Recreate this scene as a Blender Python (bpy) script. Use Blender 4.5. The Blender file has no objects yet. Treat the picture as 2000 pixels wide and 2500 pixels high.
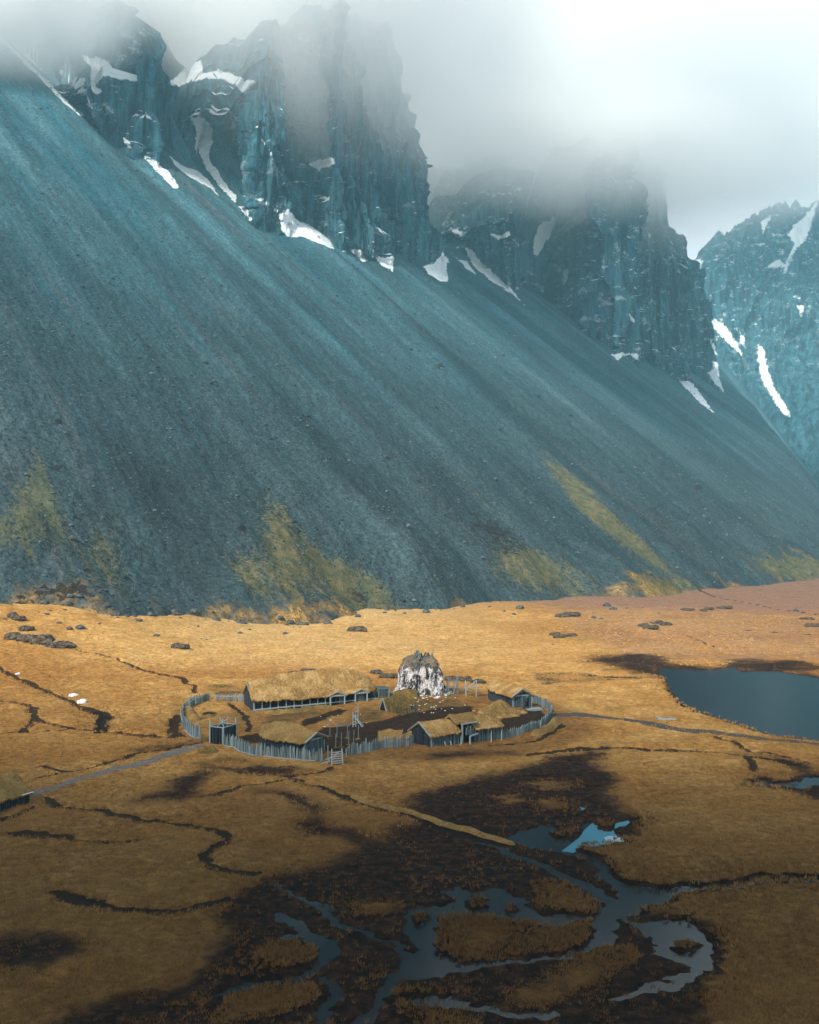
import bpy, math, random
import numpy as np
from mathutils import Vector, Matrix

# ------------------------------------------------------------------ camera, world, sun, exposure
S = bpy.context.scene
C = S.collection
F = 2414.0            # focal length in pixels of the 2000 px wide photograph
HOR = 1310.0          # height of the horizon in the photograph
CAMZ = 30.0
PITCH = math.atan((HOR - 1250.0) / F)
cam_d = bpy.data.cameras.new('camera')
cam_d.sensor_fit = 'HORIZONTAL'; cam_d.sensor_width = 36.0; cam_d.lens = 36.0 * F / 2000.0
cam_d.clip_start = 1.0; cam_d.clip_end = 20000.0
cam = bpy.data.objects.new('camera', cam_d); C.objects.link(cam)
cam.location = (0, 0, CAMZ); cam.rotation_euler = (math.radians(90) + PITCH, 0, 0)
S.camera = cam

SUN_EL, SUN_AZ = math.radians(40), math.radians(215)      # azimuth clockwise from +y: behind the camera, to the left
w = bpy.data.worlds.new('World'); S.world = w; w.use_nodes = True
nt = w.node_tree; nt.nodes.clear()
def wn(t, **k):
    n = nt.nodes.new(t)
    for a, b in k.items(): setattr(n, a, b)
    return n
out = wn('ShaderNodeOutputWorld'); bg = wn('ShaderNodeBackground'); bg.inputs[1].default_value = 0.1
sky = wn('ShaderNodeTexSky', sky_type='NISHITA', sun_disc=False)
sky.sun_elevation = SUN_EL; sky.sun_rotation = SUN_AZ; sky.air_density = 1.0; sky.dust_density = 3.0
tc = wn('ShaderNodeTexCoord'); sep = wn('ShaderNodeSeparateXYZ'); nt.links.new(tc.outputs['Generated'], sep.inputs[0])
# overcast: bright pale cloud low in the north, thicker and darker overhead and behind
ramp = wn('ShaderNodeValToRGB')
nz = wn('ShaderNodeTexNoise'); nz.inputs['Scale'].default_value = 2.2; nz.inputs['Detail'].default_value = 3
nt.links.new(tc.outputs['Generated'], nz.inputs['Vector'])
ma = wn('ShaderNodeMath', operation='MULTIPLY_ADD'); nt.links.new(nz.outputs[0], ma.inputs[0]); ma.inputs[1].default_value = 0.14
nt.links.new(sep.outputs['Z'], ma.inputs[2])
nt.links.new(ma.outputs[0], ramp.inputs[0])
e = ramp.color_ramp.elements
e[0].position = 0.30; e[0].color = (0.58, 0.56, 0.56, 1)
e[1].position = 1.0; e[1].color = (0.03, 0.04, 0.046, 1)
m1 = ramp.color_ramp.elements.new(0.48); m1.color = (0.54, 0.56, 0.58, 1)
m2 = ramp.color_ramp.elements.new(0.64); m2.color = (0.20, 0.25, 0.28, 1)
sc_ = wn('ShaderNodeVectorMath', operation='SCALE'); sc_.inputs['Scale'].default_value = 11.5
nt.links.new(ramp.outputs[0], sc_.inputs[0])
mx = wn('ShaderNodeMix', data_type='RGBA'); mx.inputs[0].default_value = 0.85
nt.links.new(sky.outputs[0], mx.inputs[6]); nt.links.new(sc_.outputs[0], mx.inputs[7])
nt.links.new(mx.outputs[2], bg.inputs[0]); nt.links.new(bg.outputs[0], out.inputs[0])

sun_d = bpy.data.lights.new('sun', 'SUN'); sun_d.energy = 3.8; sun_d.angle = math.radians(8); sun_d.color = (1.0, 0.93, 0.82)
sun = bpy.data.objects.new('sun', sun_d); C.objects.link(sun)
to_sun = Vector((math.sin(SUN_AZ) * math.cos(SUN_EL), math.cos(SUN_AZ) * math.cos(SUN_EL), math.sin(SUN_EL)))
sun.rotation_euler = to_sun.to_track_quat('Z', 'Y').to_euler()

S.view_settings.view_transform = 'Standard'; S.view_settings.look = 'None'
S.view_settings.exposure = 0.85; S.view_settings.gamma = 1.0
S.render.engine = 'CYCLES'
S.cycles.use_denoising = True
S.cycles.max_bounces = 10; S.cycles.diffuse_bounces = 2; S.cycles.glossy_bounces = 2
S.cycles.transparent_max_bounces = 8; S.cycles.volume_bounces = 8
S.cycles.sample_clamp_indirect = 4.0

# ------------------------------------------------------------------ noise
rs = np.random.RandomState(7)
PERM = np.concatenate([rs.permutation(512)] * 3).astype(np.int32)
RVAL = rs.rand(512)
random.seed(11)
def _fade(t): return t * t * (3 - 2 * t)
def noise2(x, y, seed=0):
    x = np.asarray(x, float) + seed * 17.31; y = np.asarray(y, float) + seed * 9.73
    xi = np.floor(x).astype(np.int64); yi = np.floor(y).astype(np.int64)
    fx = _fade(x - xi); fy = _fade(y - yi)
    a0 = PERM[xi & 511]; a1 = PERM[(xi + 1) & 511]; y0 = yi & 511; y1 = (yi + 1) & 511
    v00 = RVAL[PERM[a0 + y0]]; v10 = RVAL[PERM[a1 + y0]]; v01 = RVAL[PERM[a0 + y1]]; v11 = RVAL[PERM[a1 + y1]]
    return (v00 * (1 - fx) + v10 * fx) * (1 - fy) + (v01 * (1 - fx) + v11 * fx) * fy
def noise3(x, y, z, seed=0):
    z = np.asarray(z, float) + seed * 5.17
    zi = np.floor(z).astype(np.int64); fz = _fade(z - zi)
    def lay(k):
        X = np.asarray(x, float) + seed * 17.31; Y = np.asarray(y, float) + seed * 9.73
        xi = np.floor(X).astype(np.int64); yi = np.floor(Y).astype(np.int64)
        fx = _fade(X - xi); fy = _fade(Y - yi); kk = PERM[k & 511]
        a0 = PERM[kk + (xi & 511)]; a1 = PERM[kk + ((xi + 1) & 511)]; y0 = yi & 511; y1 = (yi + 1) & 511
        v00 = RVAL[PERM[a0 + y0]]; v10 = RVAL[PERM[a1 + y0]]; v01 = RVAL[PERM[a0 + y1]]; v11 = RVAL[PERM[a1 + y1]]
        return (v00 * (1 - fx) + v10 * fx) * (1 - fy) + (v01 * (1 - fx) + v11 * fx) * fy
    return lay(zi) * (1 - fz) + lay(zi + 1) * fz
def fbm2(x, y, o=4, seed=0, g=0.5):
    s = 0; a = 1; t = 0
    for i in range(o):
        s = s + a * noise2(x * 2 ** i, y * 2 ** i, seed + i); t += a; a *= g
    return s / t
def fbm3(x, y, z, o=4, seed=0, g=0.5):
    s = 0; a = 1; t = 0
    for i in range(o):
        s = s + a * noise3(x * 2 ** i, y * 2 ** i, z * 2 ** i, seed + i); t += a; a *= g
    return s / t
def ridged(v): return 1 - np.abs(2 * v - 1)
def sstep(a, b, x):
    t = np.clip((x - a) / (b - a), 0, 1); return t * t * (3 - 2 * t)

# ------------------------------------------------------------------ terrain height functions
SLOPE = 0.80
nA = np.array([-0.809, 0.588]); QA = np.array([15.0, 322.0]); LA = np.array([0.588, 0.809])
nB = np.array([-0.60, 0.80]); QB = np.array([-70.0, 304.0]); LB = np.array([0.80, 0.60])
P1 = np.array([608.0, 1984.0]); nE = np.array([-1.6, 0.735])
TA1 = float((P1 - QA) @ nA)
def tA_(x, y): return (x - QA[0]) * nA[0] + (y - QA[1]) * nA[1]
def tB_(x, y): return (x - QB[0]) * nB[0] + (y - QB[1]) * nB[1]
def smin(a, b, k):
    h = np.clip(0.5 + 0.5 * (b - a) / k, 0, 1)
    return b * (1 - h) + a * h - k * h * (1 - h), h
def scree_t(x, y):
    """distance uphill from the foot of the scree, and an along-slope coordinate"""
    a = tA_(x, y); b = tB_(x, y)
    t, h = smin(a, b, 90.0)
    e_ = (x - P1[0]) * nE[0] + (y - P1[1]) * nE[1] + TA1
    t = np.minimum(t, e_)
    u = h * ((x - QA[0]) * LA[0] + (y - QA[1]) * LA[1]) + (1 - h) * ((x - QB[0]) * LB[0] + (y - QB[1]) * LB[1])
    return t, u
def plain_h(x, y):
    t, u = scree_t(x, y)
    A = 2.6 - 1.4 * sstep(60, 330, u) + 9.0 * sstep(-35, -130, x) * sstep(165, 262, y)
    base = A * np.clip(1 + np.minimum(t, 40) / 150.0, 0, 1.6) ** 1.7
    und = (fbm2(x / 38.0, y / 38.0, 3, 3) - 0.5) * 3.0 * sstep(205, 270, y + 0.25 * np.abs(x)) * sstep(280, 60, u)
    rock = 1.3 * np.exp(-(((x - 2.0) / 13) ** 2 + ((y - 184) / 12) ** 2))
    far = (fbm2(x / 60.0, y / 60.0, 3, 5) - 0.5) * 1.6 * sstep(230, 330, y)
    return base + und + rock + far
def plain_full(x, y):
    h = plain_h(x, y)
    h = h + (fbm2(x / 7.0, y / 7.0, 3, 11) - 0.5) * 0.75 + (fbm2(x / 1.5, y / 1.5, 2, 12) - 0.5) * 0.30
    return h
def scree_h(x, y, detail=True):
    t, u = scree_t(x, y)
    tt = np.where(t < 0, t, t)
    bul = 58 * (fbm2(u / 85.0 + 3.1, t / 900.0, 2, 21) - 0.5) * sstep(-40, 160, t)
    bul = bul + 9 * (fbm2(u / 26.0, t / 260.0, 2, 22) - 0.5) * sstep(0, 120, t)
    tt = tt + bul
    foot = (fbm2(x / 40.0, y / 40.0, 3, 23) - 0.5) * 34 * sstep(120, 0, t)
    z = SLOPE * (tt + foot)
    lowest = plain_h(x, y) - 6
    z = np.where(t < -70, lowest, np.maximum(z + 3 * sstep(60, 0, t), lowest))
    if detail:
        z = z + (fbm2(u / 9.0, t / 60.0, 3, 25) - 0.5) * 1.8 * sstep(0, 60, t)
        z = z + (fbm2(x / 2.6, y / 2.6, 2, 26) - 0.5) * 1.5
    return z

def ray(px, py):
    a = (px - 1000.0) / F; v = (1250.0 - py) / F
    return np.array([a, math.cos(PITCH) - v * math.sin(PITCH), math.sin(PITCH) + v * math.cos(PITCH)])
def on_plain(px, py):
    d = ray(px, py); k = 60.0; z = 0.0
    for i in range(60):
        kk = (z - CAMZ) / d[2] if d[2] < -1e-4 else 900
        kk = min(max(kk, 30), 1500); k = 0.5 * k + 0.5 * kk
        z = float(plain_h(d[0] * k, d[1] * k))
    return np.array([d[0] * k, d[1] * k])
def on_scree(px, py):
    d = ray(px, py)
    ks = np.linspace(230, 4200, 4000)
    x = d[0] * ks; y = d[1] * ks; z = CAMZ + d[2] * ks
    hit = np.nonzero(scree_h(x, y, False) >= z)[0]
    if len(hit) == 0: return None
    k = ks[hit[0]]
    return np.array([d[0] * k, d[1] * k, CAMZ + d[2] * k])
def project(x, y, z):
    zz = z - CAMZ
    fwd = y * math.cos(PITCH) + zz * math.sin(PITCH); up = -y * math.sin(PITCH) + zz * math.cos(PITCH)
    fwd = np.maximum(fwd, 1.0)
    return 1000 + F * x / fwd, 1250 - F * up / fwd

# digitising frames: crops of the photograph the outlines were read in
def crop(ox, oy, s): return lambda pts: [(ox + p[0] / s, oy + p[1] / s) + tuple(p[2:]) for p in pts]
cA = crop(0, 1800, 1.725); cB = crop(1000, 1800, 1.725)
c3 = crop(0, 1400, 2.464); c4 = crop(1300, 1400, 2.464)
c5 = crop(0, 0, 1.725); c7 = crop(1000, 400, 1.725)
v1 = crop(420, 1560, 3.45); v2 = crop(900, 1560, 3.45); v4 = crop(440, 1640, 5.75); v5 = crop(740, 1640, 5.75); v6 = crop(940, 1580, 6.635)

def in_poly(x, y, poly):
    n = len(poly); ins = np.zeros(x.shape, bool)
    for i in range(n):
        x1, y1 = poly[i][:2]; x2, y2 = poly[(i + 1) % n][:2]
        if y1 == y2: continue
        c = ((y1 > y) != (y2 > y)) & (x < (x2 - x1) * (y - y1) / (y2 - y1) + x1)
        ins ^= c
    return ins
def seg_dist(x, y, p, q):
    dx, dy = q[0] - p[0], q[1] - p[1]; l2 = dx * dx + dy * dy + 1e-9
    t = np.clip(((x - p[0]) * dx + (y - p[1]) * dy) / l2, 0, 1)
    return np.hypot(x - p[0] - t * dx, y - p[1] - t * dy), t
def poly_sd(x, y, poly, pad=8.0):
    """signed distance, positive inside, -pad far away"""
    P = np.array([p[:2] for p in poly], float)
    res = np.full(x.shape, -pad)
    b = (x > P[:, 0].min() - pad) & (x < P[:, 0].max() + pad) & (y > P[:, 1].min() - pad) & (y < P[:, 1].max() + pad)
    if not b.any(): return res
    xx, yy = x[b], y[b]; d = np.full(xx.shape, 1e9)
    for i in range(len(P)):
        d = np.minimum(d, seg_dist(xx, yy, P[i], P[(i + 1) % len(P)])[0])
    ins = in_poly(xx, yy, P)
    res[b] = np.maximum(np.where(ins, d, -d), -pad)
    return res
def line_sd(x, y, line, pad=6.0):
    """line of (x, y, halfwidth) in metres: positive inside"""
    P = np.array(line, float)
    res = np.full(x.shape, -pad)
    mw = P[:, 2].max() + pad
    b = (x > P[:, 0].min() - mw) & (x < P[:, 0].max() + mw) & (y > P[:, 1].min() - mw) & (y < P[:, 1].max() + mw)
    if not b.any(): return res
    xx, yy = x[b], y[b]; d = np.full(xx.shape, -pad)
    for i in range(len(P) - 1):
        dd, t = seg_dist(xx, yy, P[i], P[i + 1])
        d = np.maximum(d, P[i, 2] * (1 - t) + P[i + 1, 2] * t - dd)
    res[b] = d
    return res
def W(pts):    # pixels to points on the plain
    return [tuple(on_plain(p[0], p[1])) + tuple(p[2:]) for p in pts]
def L(pts, w=None):   # pixel line; a missing half width repeats the last one
    o = []; lw = w or 0.5
    for p in pts:
        if len(p) > 2: lw = p[2]
        o.append((p[0], p[1], lw))
    return W(o)

# ------------------------------------------------------------------ mesh and object helpers
def tag(o, label=None, cat=None, group=None, kind=None):
    if label: o['label'] = label
    if cat: o['category'] = cat
    if group: o['group'] = group
    if kind: o['kind'] = kind
    return o
def mesh_obj(name, verts, faces, mat, parent=None, smooth=True, attrs=None):
    me = bpy.data.meshes.new(name)
    verts = np.asarray(verts, np.float32)
    if isinstance(faces, np.ndarray):
        n, k = faces.shape
        me.vertices.add(len(verts)); me.vertices.foreach_set('co', verts.ravel())
        me.loops.add(n * k); me.loops.foreach_set('vertex_index', faces.astype(np.int32).ravel())
        me.polygons.add(n); me.polygons.foreach_set('loop_start', np.arange(0, n * k, k, dtype=np.int32))
        me.polygons.foreach_set('loop_total', np.full(n, k, np.int32))
        me.update(calc_edges=True)
    else:
        me.from_pydata([tuple(v) for v in verts], [], faces)
    me.polygons.foreach_set('use_smooth', np.full(len(me.polygons), smooth))
    for an, av in (attrs or {}).items():
        av = np.asarray(av, np.float32)
        if av.ndim == 1:
            a = me.attributes.new(an, 'FLOAT', 'POINT'); a.data.foreach_set('value', av)
        elif av.shape[1] == 3:
            a = me.attributes.new(an, 'FLOAT_VECTOR', 'POINT'); a.data.foreach_set('vector', av.ravel())
        else:
            a = me.attributes.new(an, 'FLOAT_COLOR', 'POINT'); a.data.foreach_set('color', av.ravel())
    me.update()
    if mat: me.materials.append(mat)
    o = bpy.data.objects.new(name, me); C.objects.link(o)
    if parent: o.parent = parent
    return o
def grid_faces(nu, nv, wrap=False):
    i = np.arange(nv - 1)[:, None]; j = np.arange(nu if wrap else nu - 1)[None, :]
    a = i * nu + j; b = i * nu + (j + 1) % nu; c = (i + 1) * nu + (j + 1) % nu; d = (i + 1) * nu + j
    return np.stack([a, b, c, d], -1).reshape(-1, 4)
class MB:
    """collects boxes, bars and grids into one mesh, with a tone per vertex"""
    def __init__(s): s.v = []; s.f = []; s.t = []
    def add(s, verts, faces, tone=0.5):
        n = len(s.v); s.v += [tuple(v) for v in verts]; s.f += [tuple(n + i for i in f) for f in faces]
        s.t += [tone] * len(verts) if np.isscalar(tone) else list(tone)
    def bar(s, p, q, w, d=None, tone=None, tip=1.0, up=(0, 0, 1)):
        p, q = Vector(p), Vector(q); ax = (q - p).normalized(); d = d or w
        u = Vector(up)
        if abs(ax.dot(u)) > 0.95: u = Vector((1, 0, 0))
        sx = ax.cross(u).normalized(); sy = sx.cross(ax).normalized()
        tone = random.random() if tone is None else tone
        vs = []
        for c, k in ((p, 1.0), (q, tip)):
            for a, b in ((-1, -1), (1, -1), (1, 1), (-1, 1)): vs.append(c + sx * (a * w / 2 * k) + sy * (b * d / 2 * k))
        s.add(vs, [(0, 3, 2, 1), (4, 5, 6, 7), (0, 1, 5, 4), (1, 2, 6, 5), (2, 3, 7, 6), (3, 0, 4, 7)], tone)
    def build(s, name, mat, parent=None, smooth=False):
        return mesh_obj(name, s.v, s.f, mat, parent, smooth, {'tone': np.array(s.t)})
def empty(name, loc, rz=0.0):
    o = bpy.data.objects.new(name, None); o.empty_display_size = 0.5; C.objects.link(o)
    o.location = loc; o.rotation_euler = (0, 0, rz); return o

# ------------------------------------------------------------------ materials
class Mat:
    def __init__(s, name, rough=0.9, spec=0.2):
        s.m = bpy.data.materials.new(name); s.m.use_nodes = True; s.t = s.m.node_tree; s.t.nodes.clear()
        s.o = s.n('ShaderNodeOutputMaterial'); s.b = s.n('ShaderNodeBsdfPrincipled')
        s.t.links.new(s.b.outputs[0], s.o.inputs[0])
        s.b.inputs['Roughness'].default_value = rough; s.b.inputs['Specular IOR Level'].default_value = spec
    def n(s, t, **k):
        x = s.t.nodes.new(t)
        for a, b in k.items(): setattr(x, a, b)
        return x
    def put(s, sock, v):
        if isinstance(v, bpy.types.NodeSocket): s.t.links.new(v, sock)
        elif isinstance(v, (tuple, list)) and len(v) == 3 and sock.type == 'RGBA': sock.default_value = (*v, 1)
        else: sock.default_value = v
    def attr(s, name):
        return s.n('ShaderNodeAttribute', attribute_name=name)
    def val(s, name): return s.attr(name).outputs['Fac']
    def math(s, op, a, b=None, c=None, clamp=False):
        x = s.n('ShaderNodeMath', operation=op); x.use_clamp = clamp
        for i, v in enumerate((a, b, c)):
            if v is not None: s.put(x.inputs[i], v)
        return x.outputs[0]
    def mix(s, f, a, b):
        x = s.n('ShaderNodeMix', data_type='RGBA'); s.put(x.inputs[0], f); s.put(x.inputs[6], a); s.put(x.inputs[7], b)
        return x.outputs[2]
    def mul(s, a, f):   # colour times value
        x = s.n('ShaderNodeVectorMath', operation='SCALE'); s.put(x.inputs[0], a); s.put(x.inputs['Scale'], f); return x.outputs[0]
    def noise(s, vec, scale, detail=4, rough=0.55, dist=0.0):
        x = s.n('ShaderNodeTexNoise'); x.inputs['Scale'].default_value = scale; x.inputs['Detail'].default_value = detail
        x.inputs['Roughness'].default_value = rough; x.inputs['Distortion'].default_value = dist
        if vec is not None: s.t.links.new(vec, x.inputs['Vector'])
        return x.outputs[0]
    def ss(s, v, a, b):
        x = s.n('ShaderNodeMapRange', interpolation_type='SMOOTHSTEP'); s.put(x.inputs[0], v)
        x.inputs[1].default_value = a; x.inputs[2].default_value = b; return x.outputs[0]
    def lin(s, v, a, b, c=0.0, d=1.0):
        x = s.n('ShaderNodeMapRange'); s.put(x.inputs[0], v)
        for i, q in enumerate((a, b, c, d)): x.inputs[i + 1].default_value = q
        return x.outputs[0]
    def pos(s): return s.n('ShaderNodeNewGeometry').outputs['Position']
    def nor_z(s):
        sp = s.n('ShaderNodeSeparateXYZ'); s.t.links.new(s.n('ShaderNodeNewGeometry').outputs['Normal'], sp.inputs[0]); return sp.outputs[2]
    def obj(s): return s.n('ShaderNodeTexCoord').outputs['Object']
    def scalev(s, v, x, y, z):
        k = s.n('ShaderNodeVectorMath', operation='MULTIPLY'); s.t.links.new(v, k.inputs[0]); k.inputs[1].default_value = (x, y, z); return k.outputs[0]
    def bump(s, h, strength=0.5, dist=0.3):
        x = s.n('ShaderNodeBump'); x.inputs['Strength'].default_value = strength; x.inputs['Distance'].default_value = dist
        s.t.links.new(h, x.inputs['Height']); s.t.links.new(x.outputs[0], s.b.inputs['Normal'])
    def color(s, c): s.put(s.b.inputs['Base Color'], c)

def m_ground():
    m = Mat('ground_mat', 0.95, 0.08); p = m.pos()
    n_big = m.noise(p, 0.018, 4); n_mid = m.noise(p, 0.12, 5, 0.6); n_f = m.noise(p, 1.1, 5, 0.7); n_ff = m.noise(p, 5.0, 3, 0.7)
    gold = m.mix(m.ss(n_mid, .35, .65), (0.46, 0.228, 0.058), (0.60, 0.345, 0.112))
    gold = m.mix(m.ss(n_big, .42, .62), gold, (0.38, 0.175, 0.042))
    gold = m.mix(m.math('MULTIPLY', m.ss(m.noise(p, 0.05, 5, .65), .56, .70), 0.55), gold, (0.17, 0.125, 0.035))
    gold = m.mix(m.math('MULTIPLY', m.val('pale'), m.lin(n_big, .35, .65, .35, .9)), gold, (0.66, 0.43, 0.18))
    red = m.mix(m.ss(n_mid, .3, .7), (0.27, 0.135, 0.085), (0.34, 0.19, 0.115))
    a = m.attr('mask'); sp = m.n('ShaderNodeSeparateColor'); m.t.links.new(a.outputs['Color'], sp.inputs[0])
    b = m.attr('mask2'); sp2 = m.n('ShaderNodeSeparateColor'); m.t.links.new(b.outputs['Color'], sp2.inputs[0])
    c = m.mix(m.ss(m.math('ADD', sp2.outputs[0], m.math('MULTIPLY_ADD', n_mid, .5, -.25)), .35, .75), gold, red)
    c = m.mix(m.math('MULTIPLY', m.ss(m.math('ADD', sp2.outputs[1], m.math('MULTIPLY_ADD', n_f, .6, -.3)), .35, .75), 0.85), c, (0.115, 0.10, 0.035))
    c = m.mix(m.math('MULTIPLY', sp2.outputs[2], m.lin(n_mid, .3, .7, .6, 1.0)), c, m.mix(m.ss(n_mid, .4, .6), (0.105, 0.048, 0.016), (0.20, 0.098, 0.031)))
    c = m.mul(c, m.lin(n_f, .3, .7, .48, 1.42)); c = m.mul(c, m.lin(m.noise(p, .35, 5, .7), .3, .7, .72, 1.22))
    c = m.mul(c, m.lin(n_ff, .3, .7, .78, 1.2))
    peat = m.mix(m.ss(n_f, .4, .65), (0.016, 0.008, 0.005), (0.058, 0.025, 0.013))
    peat = m.mix(m.math('MULTIPLY', m.ss(m.noise(p, 0.55, 6, .75), .56, .70), .5), peat, (0.125, 0.066, 0.025))
    pf = m.ss(m.math('ADD', sp.outputs[0], m.math('ADD', m.math('MULTIPLY_ADD', n_mid, .9, -.45), m.math('MULTIPLY_ADD', n_f, .8, -.4))), .32, .66)
    c = m.mix(pf, c, peat)
    yard = m.mix(m.ss(n_f, .35, .65), (0.022, 0.012, 0.008), (0.050, 0.028, 0.014))
    yf = m.ss(m.math('ADD', sp.outputs[2], m.math('ADD', m.math('MULTIPLY_ADD', n_f, .4, -.2), m.math('MULTIPLY_ADD', n_mid, .4, -.2))), .38, .62)
    c = m.mix(yf, c, yard)
    df = m.ss(m.math('ADD', sp.outputs[1], m.math('MULTIPLY_ADD', n_f, .5, -.25)), .35, .65)
    c = m.mix(m.math('MULTIPLY', df, .93), c, (0.022, 0.015, 0.011))
    m.color(c)
    m.bump(m.math('ADD', n_f, m.math('MULTIPLY', n_ff, .5)), 0.9, 0.35)
    return m.m
def m_scree():
    m = Mat('scree_mat', 0.95, 0.1); p = m.pos(); uv = m.attr('uvw').outputs['Vector']
    streak = m.noise(m.scalev(uv, 0.022, 0.0020, 0), 1.0, 4, .6)
    st2 = m.noise(m.scalev(uv, 0.16, 0.008, 0), 1.0, 4, .65)
    st3 = m.noise(m.scalev(uv, 0.5, 0.05, 0), 1.0, 4, .7)
    gr = m.noise(p, 0.75, 4, .8); g2 = m.noise(p, 0.22, 4, .7); big = m.noise(p, 0.004, 3)
    c = m.mix(m.ss(streak, .35, .65), (0.018, 0.068, 0.090), (0.068, 0.150, 0.180))
    c = m.mix(m.math('MULTIPLY', m.ss(st2, .48, .68), .65), c, (0.012, 0.110, 0.150))
    c = m.mix(m.math('MULTIPLY', m.ss(m.noise(m.scalev(uv, 0.06, 0.004, 1), 1.0, 3, .6), .55, .7), .5), c, (0.092, 0.092, 0.096))
    sx = m.n('ShaderNodeSeparateXYZ'); m.t.links.new(uv, sx.inputs[0])
    c = m.mix(m.ss(sx.outputs[1], 380, 10), c, m.mul(m.mix(.6, c, (0.058, 0.066, 0.068)), .74))  # shading and haze gradient put into the colour: lower slope darker and greyer
    c = m.mul(c, m.lin(m.noise(m.scalev(uv, 0.065, 0.0022, 3), 1.0, 3, .6), .36, .64, .80, 1.22)); c = m.mul(c, m.lin(st3, .3, .7, .74, 1.26))
    c = m.mix(m.math('MULTIPLY', m.ss(m.noise(m.scalev(uv, .25, .03, 5), 1.0, 3, .8), .66, .72), .7), c, (0.018, 0.022, 0.025))
    gd = m.ss(m.math('ADD', sx.outputs[1], m.math('ADD', m.math('MULTIPLY_ADD', m.noise(p, .045, 4, .65), 90, -45), m.math('MULTIPLY_ADD', gr, 30, -15))), 2, -16)
    c = m.mix(gd, c, m.mix(m.ss(gr, .4, .6), (0.20, 0.13, 0.045), (0.36, 0.21, 0.066)))
    c = m.mul(c, m.lin(gr, .32, .68, .30, 1.70)); c = m.mul(c, m.lin(m.noise(p, .012, 4, .6), .3, .7, .75, 1.25))
    c = m.mul(c, m.lin(g2, .3, .7, .82, 1.18))
    peb = m.ss(m.noise(p, 0.42, 3, .95), .66, .72)
    c = m.mix(m.math('MULTIPLY', peb, .6), c, (0.26, 0.32, 0.34))
    a = m.attr('mask'); sp = m.n('ShaderNodeSeparateColor'); m.t.links.new(a.outputs['Color'], sp.inputs[0])
    # moss and heather on the lower slope
    mf = m.ss(m.math('ADD', sp.outputs[0], m.math('ADD', m.math('MULTIPLY_ADD', gr, 1.7, -.85), m.math('MULTIPLY_ADD', m.noise(m.scalev(uv, .10, .018, 2), 1, 4, .7), 2.2, -1.1))), .50, .85)
    moss = m.mix(m.ss(g2, .4, .62), (0.115, 0.108, 0.032), (0.23, 0.175, 0.055))
    moss = m.mix(m.ss(big, .5, .7), moss, (0.085, 0.105, 0.045))
    c = m.mix(m.math('MULTIPLY', mf, .62), c, moss)
    hf = m.ss(m.math('ADD', sp.outputs[1], m.math('MULTIPLY_ADD', m.noise(p, 0.30, 3, .75), 1.5, -.75)), .62, .72)
    c = m.mix(m.math('MULTIPLY', hf, .85), c, (0.022, 0.016, 0.014))
    # bare rock above the scree
    rk = m.mix(m.ss(m.noise(m.scalev(p, .03, .03, .006), 1, 5, .65), .35, .65), (0.028, 0.048, 0.058), (0.085, 0.12, 0.135))
    c = m.mix(sp.outputs[2], c, rk)
    sn = m.math('ADD', m.val('snow'), m.math('MULTIPLY_ADD', m.noise(p, 0.10, 5, .7), 16.0, -8.0))
    m.color(m.mix(m.ss(sn, -.6, .8), c, m.mix(m.ss(g2, .35, .6), (0.60, 0.68, 0.73), (0.84, 0.87, 0.89))))
    m.bump(m.math('ADD', gr, g2), 0.8, 1.2)
    return m.m
def m_cliff():
    m = Mat('cliff_mat', 0.9, 0.15); p = m.pos()
    vs = m.noise(m.scalev(p, .11, .11, .012), 1, 6, .7); v2_ = m.noise(m.scalev(p, .35, .35, .05), 1, 4, .7); b = m.noise(p, .02, 5, .6); f = m.noise(p, .5, 4, .75)
    c = m.mix(m.ss(vs, .35, .65), (0.003, 0.026, 0.040), (0.046, 0.150, 0.195))
    c = m.mix(m.math('MULTIPLY', m.ss(b, .5, .68), .6), c, (0.05, 0.13, 0.165))
    c = m.mix(m.math('MULTIPLY', m.ss(m.noise(p, .035, 5, .7), .60, .70), .5), c, (0.10, 0.12, 0.10))
    c = m.mul(c, m.lin(v2_, .3, .7, .45, 1.55)); c = m.mul(c, m.lin(f, .3, .7, .7, 1.3))
    fk = m.math('MULTIPLY', m.ss(m.noise(m.scalev(p, .05, .05, .09), 1, 7, .8), .56, .62), m.val('fleck'))
    c = m.mix(fk, c, (0.72, 0.78, 0.81))
    nzv = m.nor_z()
    sn = m.math('ADD', m.math('MULTIPLY_ADD', m.math('SUBTRACT', nzv, m.val('snowline')), 30.0, -3.0), m.math('MULTIPLY_ADD', m.noise(p, 0.03, 6, .72), 60.0, -30.0))
    sn = m.math('MAXIMUM', sn, m.math('ADD', m.val('snow'), m.math('MULTIPLY_ADD', m.noise(p, 0.09, 6, .75), 26.0, -13.0)))
    m.color(m.mix(m.ss(sn, -1.0, 2.0), c, (0.80, 0.85, 0.88)))
    m.bump(m.math('ADD', vs, m.math('MULTIPLY', f, .6)), 0.8, 4.0)
    return m.m
def m_water(name, col, rough, bscale, bstr):
    m = Mat(name, rough, 0.5); m.b.inputs['IOR'].default_value = 1.33; m.color(col)
    m.bump(m.noise(m.pos(), bscale, 3), bstr, 0.05); return m.m
def m_wood(name, lo, hi):
    m = Mat(name, 0.85, 0.15); o = m.obj()
    t = m.val('tone'); g = m.noise(m.scalev(o, 9, 9, 1.2), 1, 4, .7)
    c = m.mix(m.math('ADD', m.math('MULTIPLY', t, .7), m.math('MULTIPLY_ADD', g, .9, -.3), clamp=True), lo, hi)
    m.color(c); m.bump(g, .6, .03); return m.m
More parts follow.
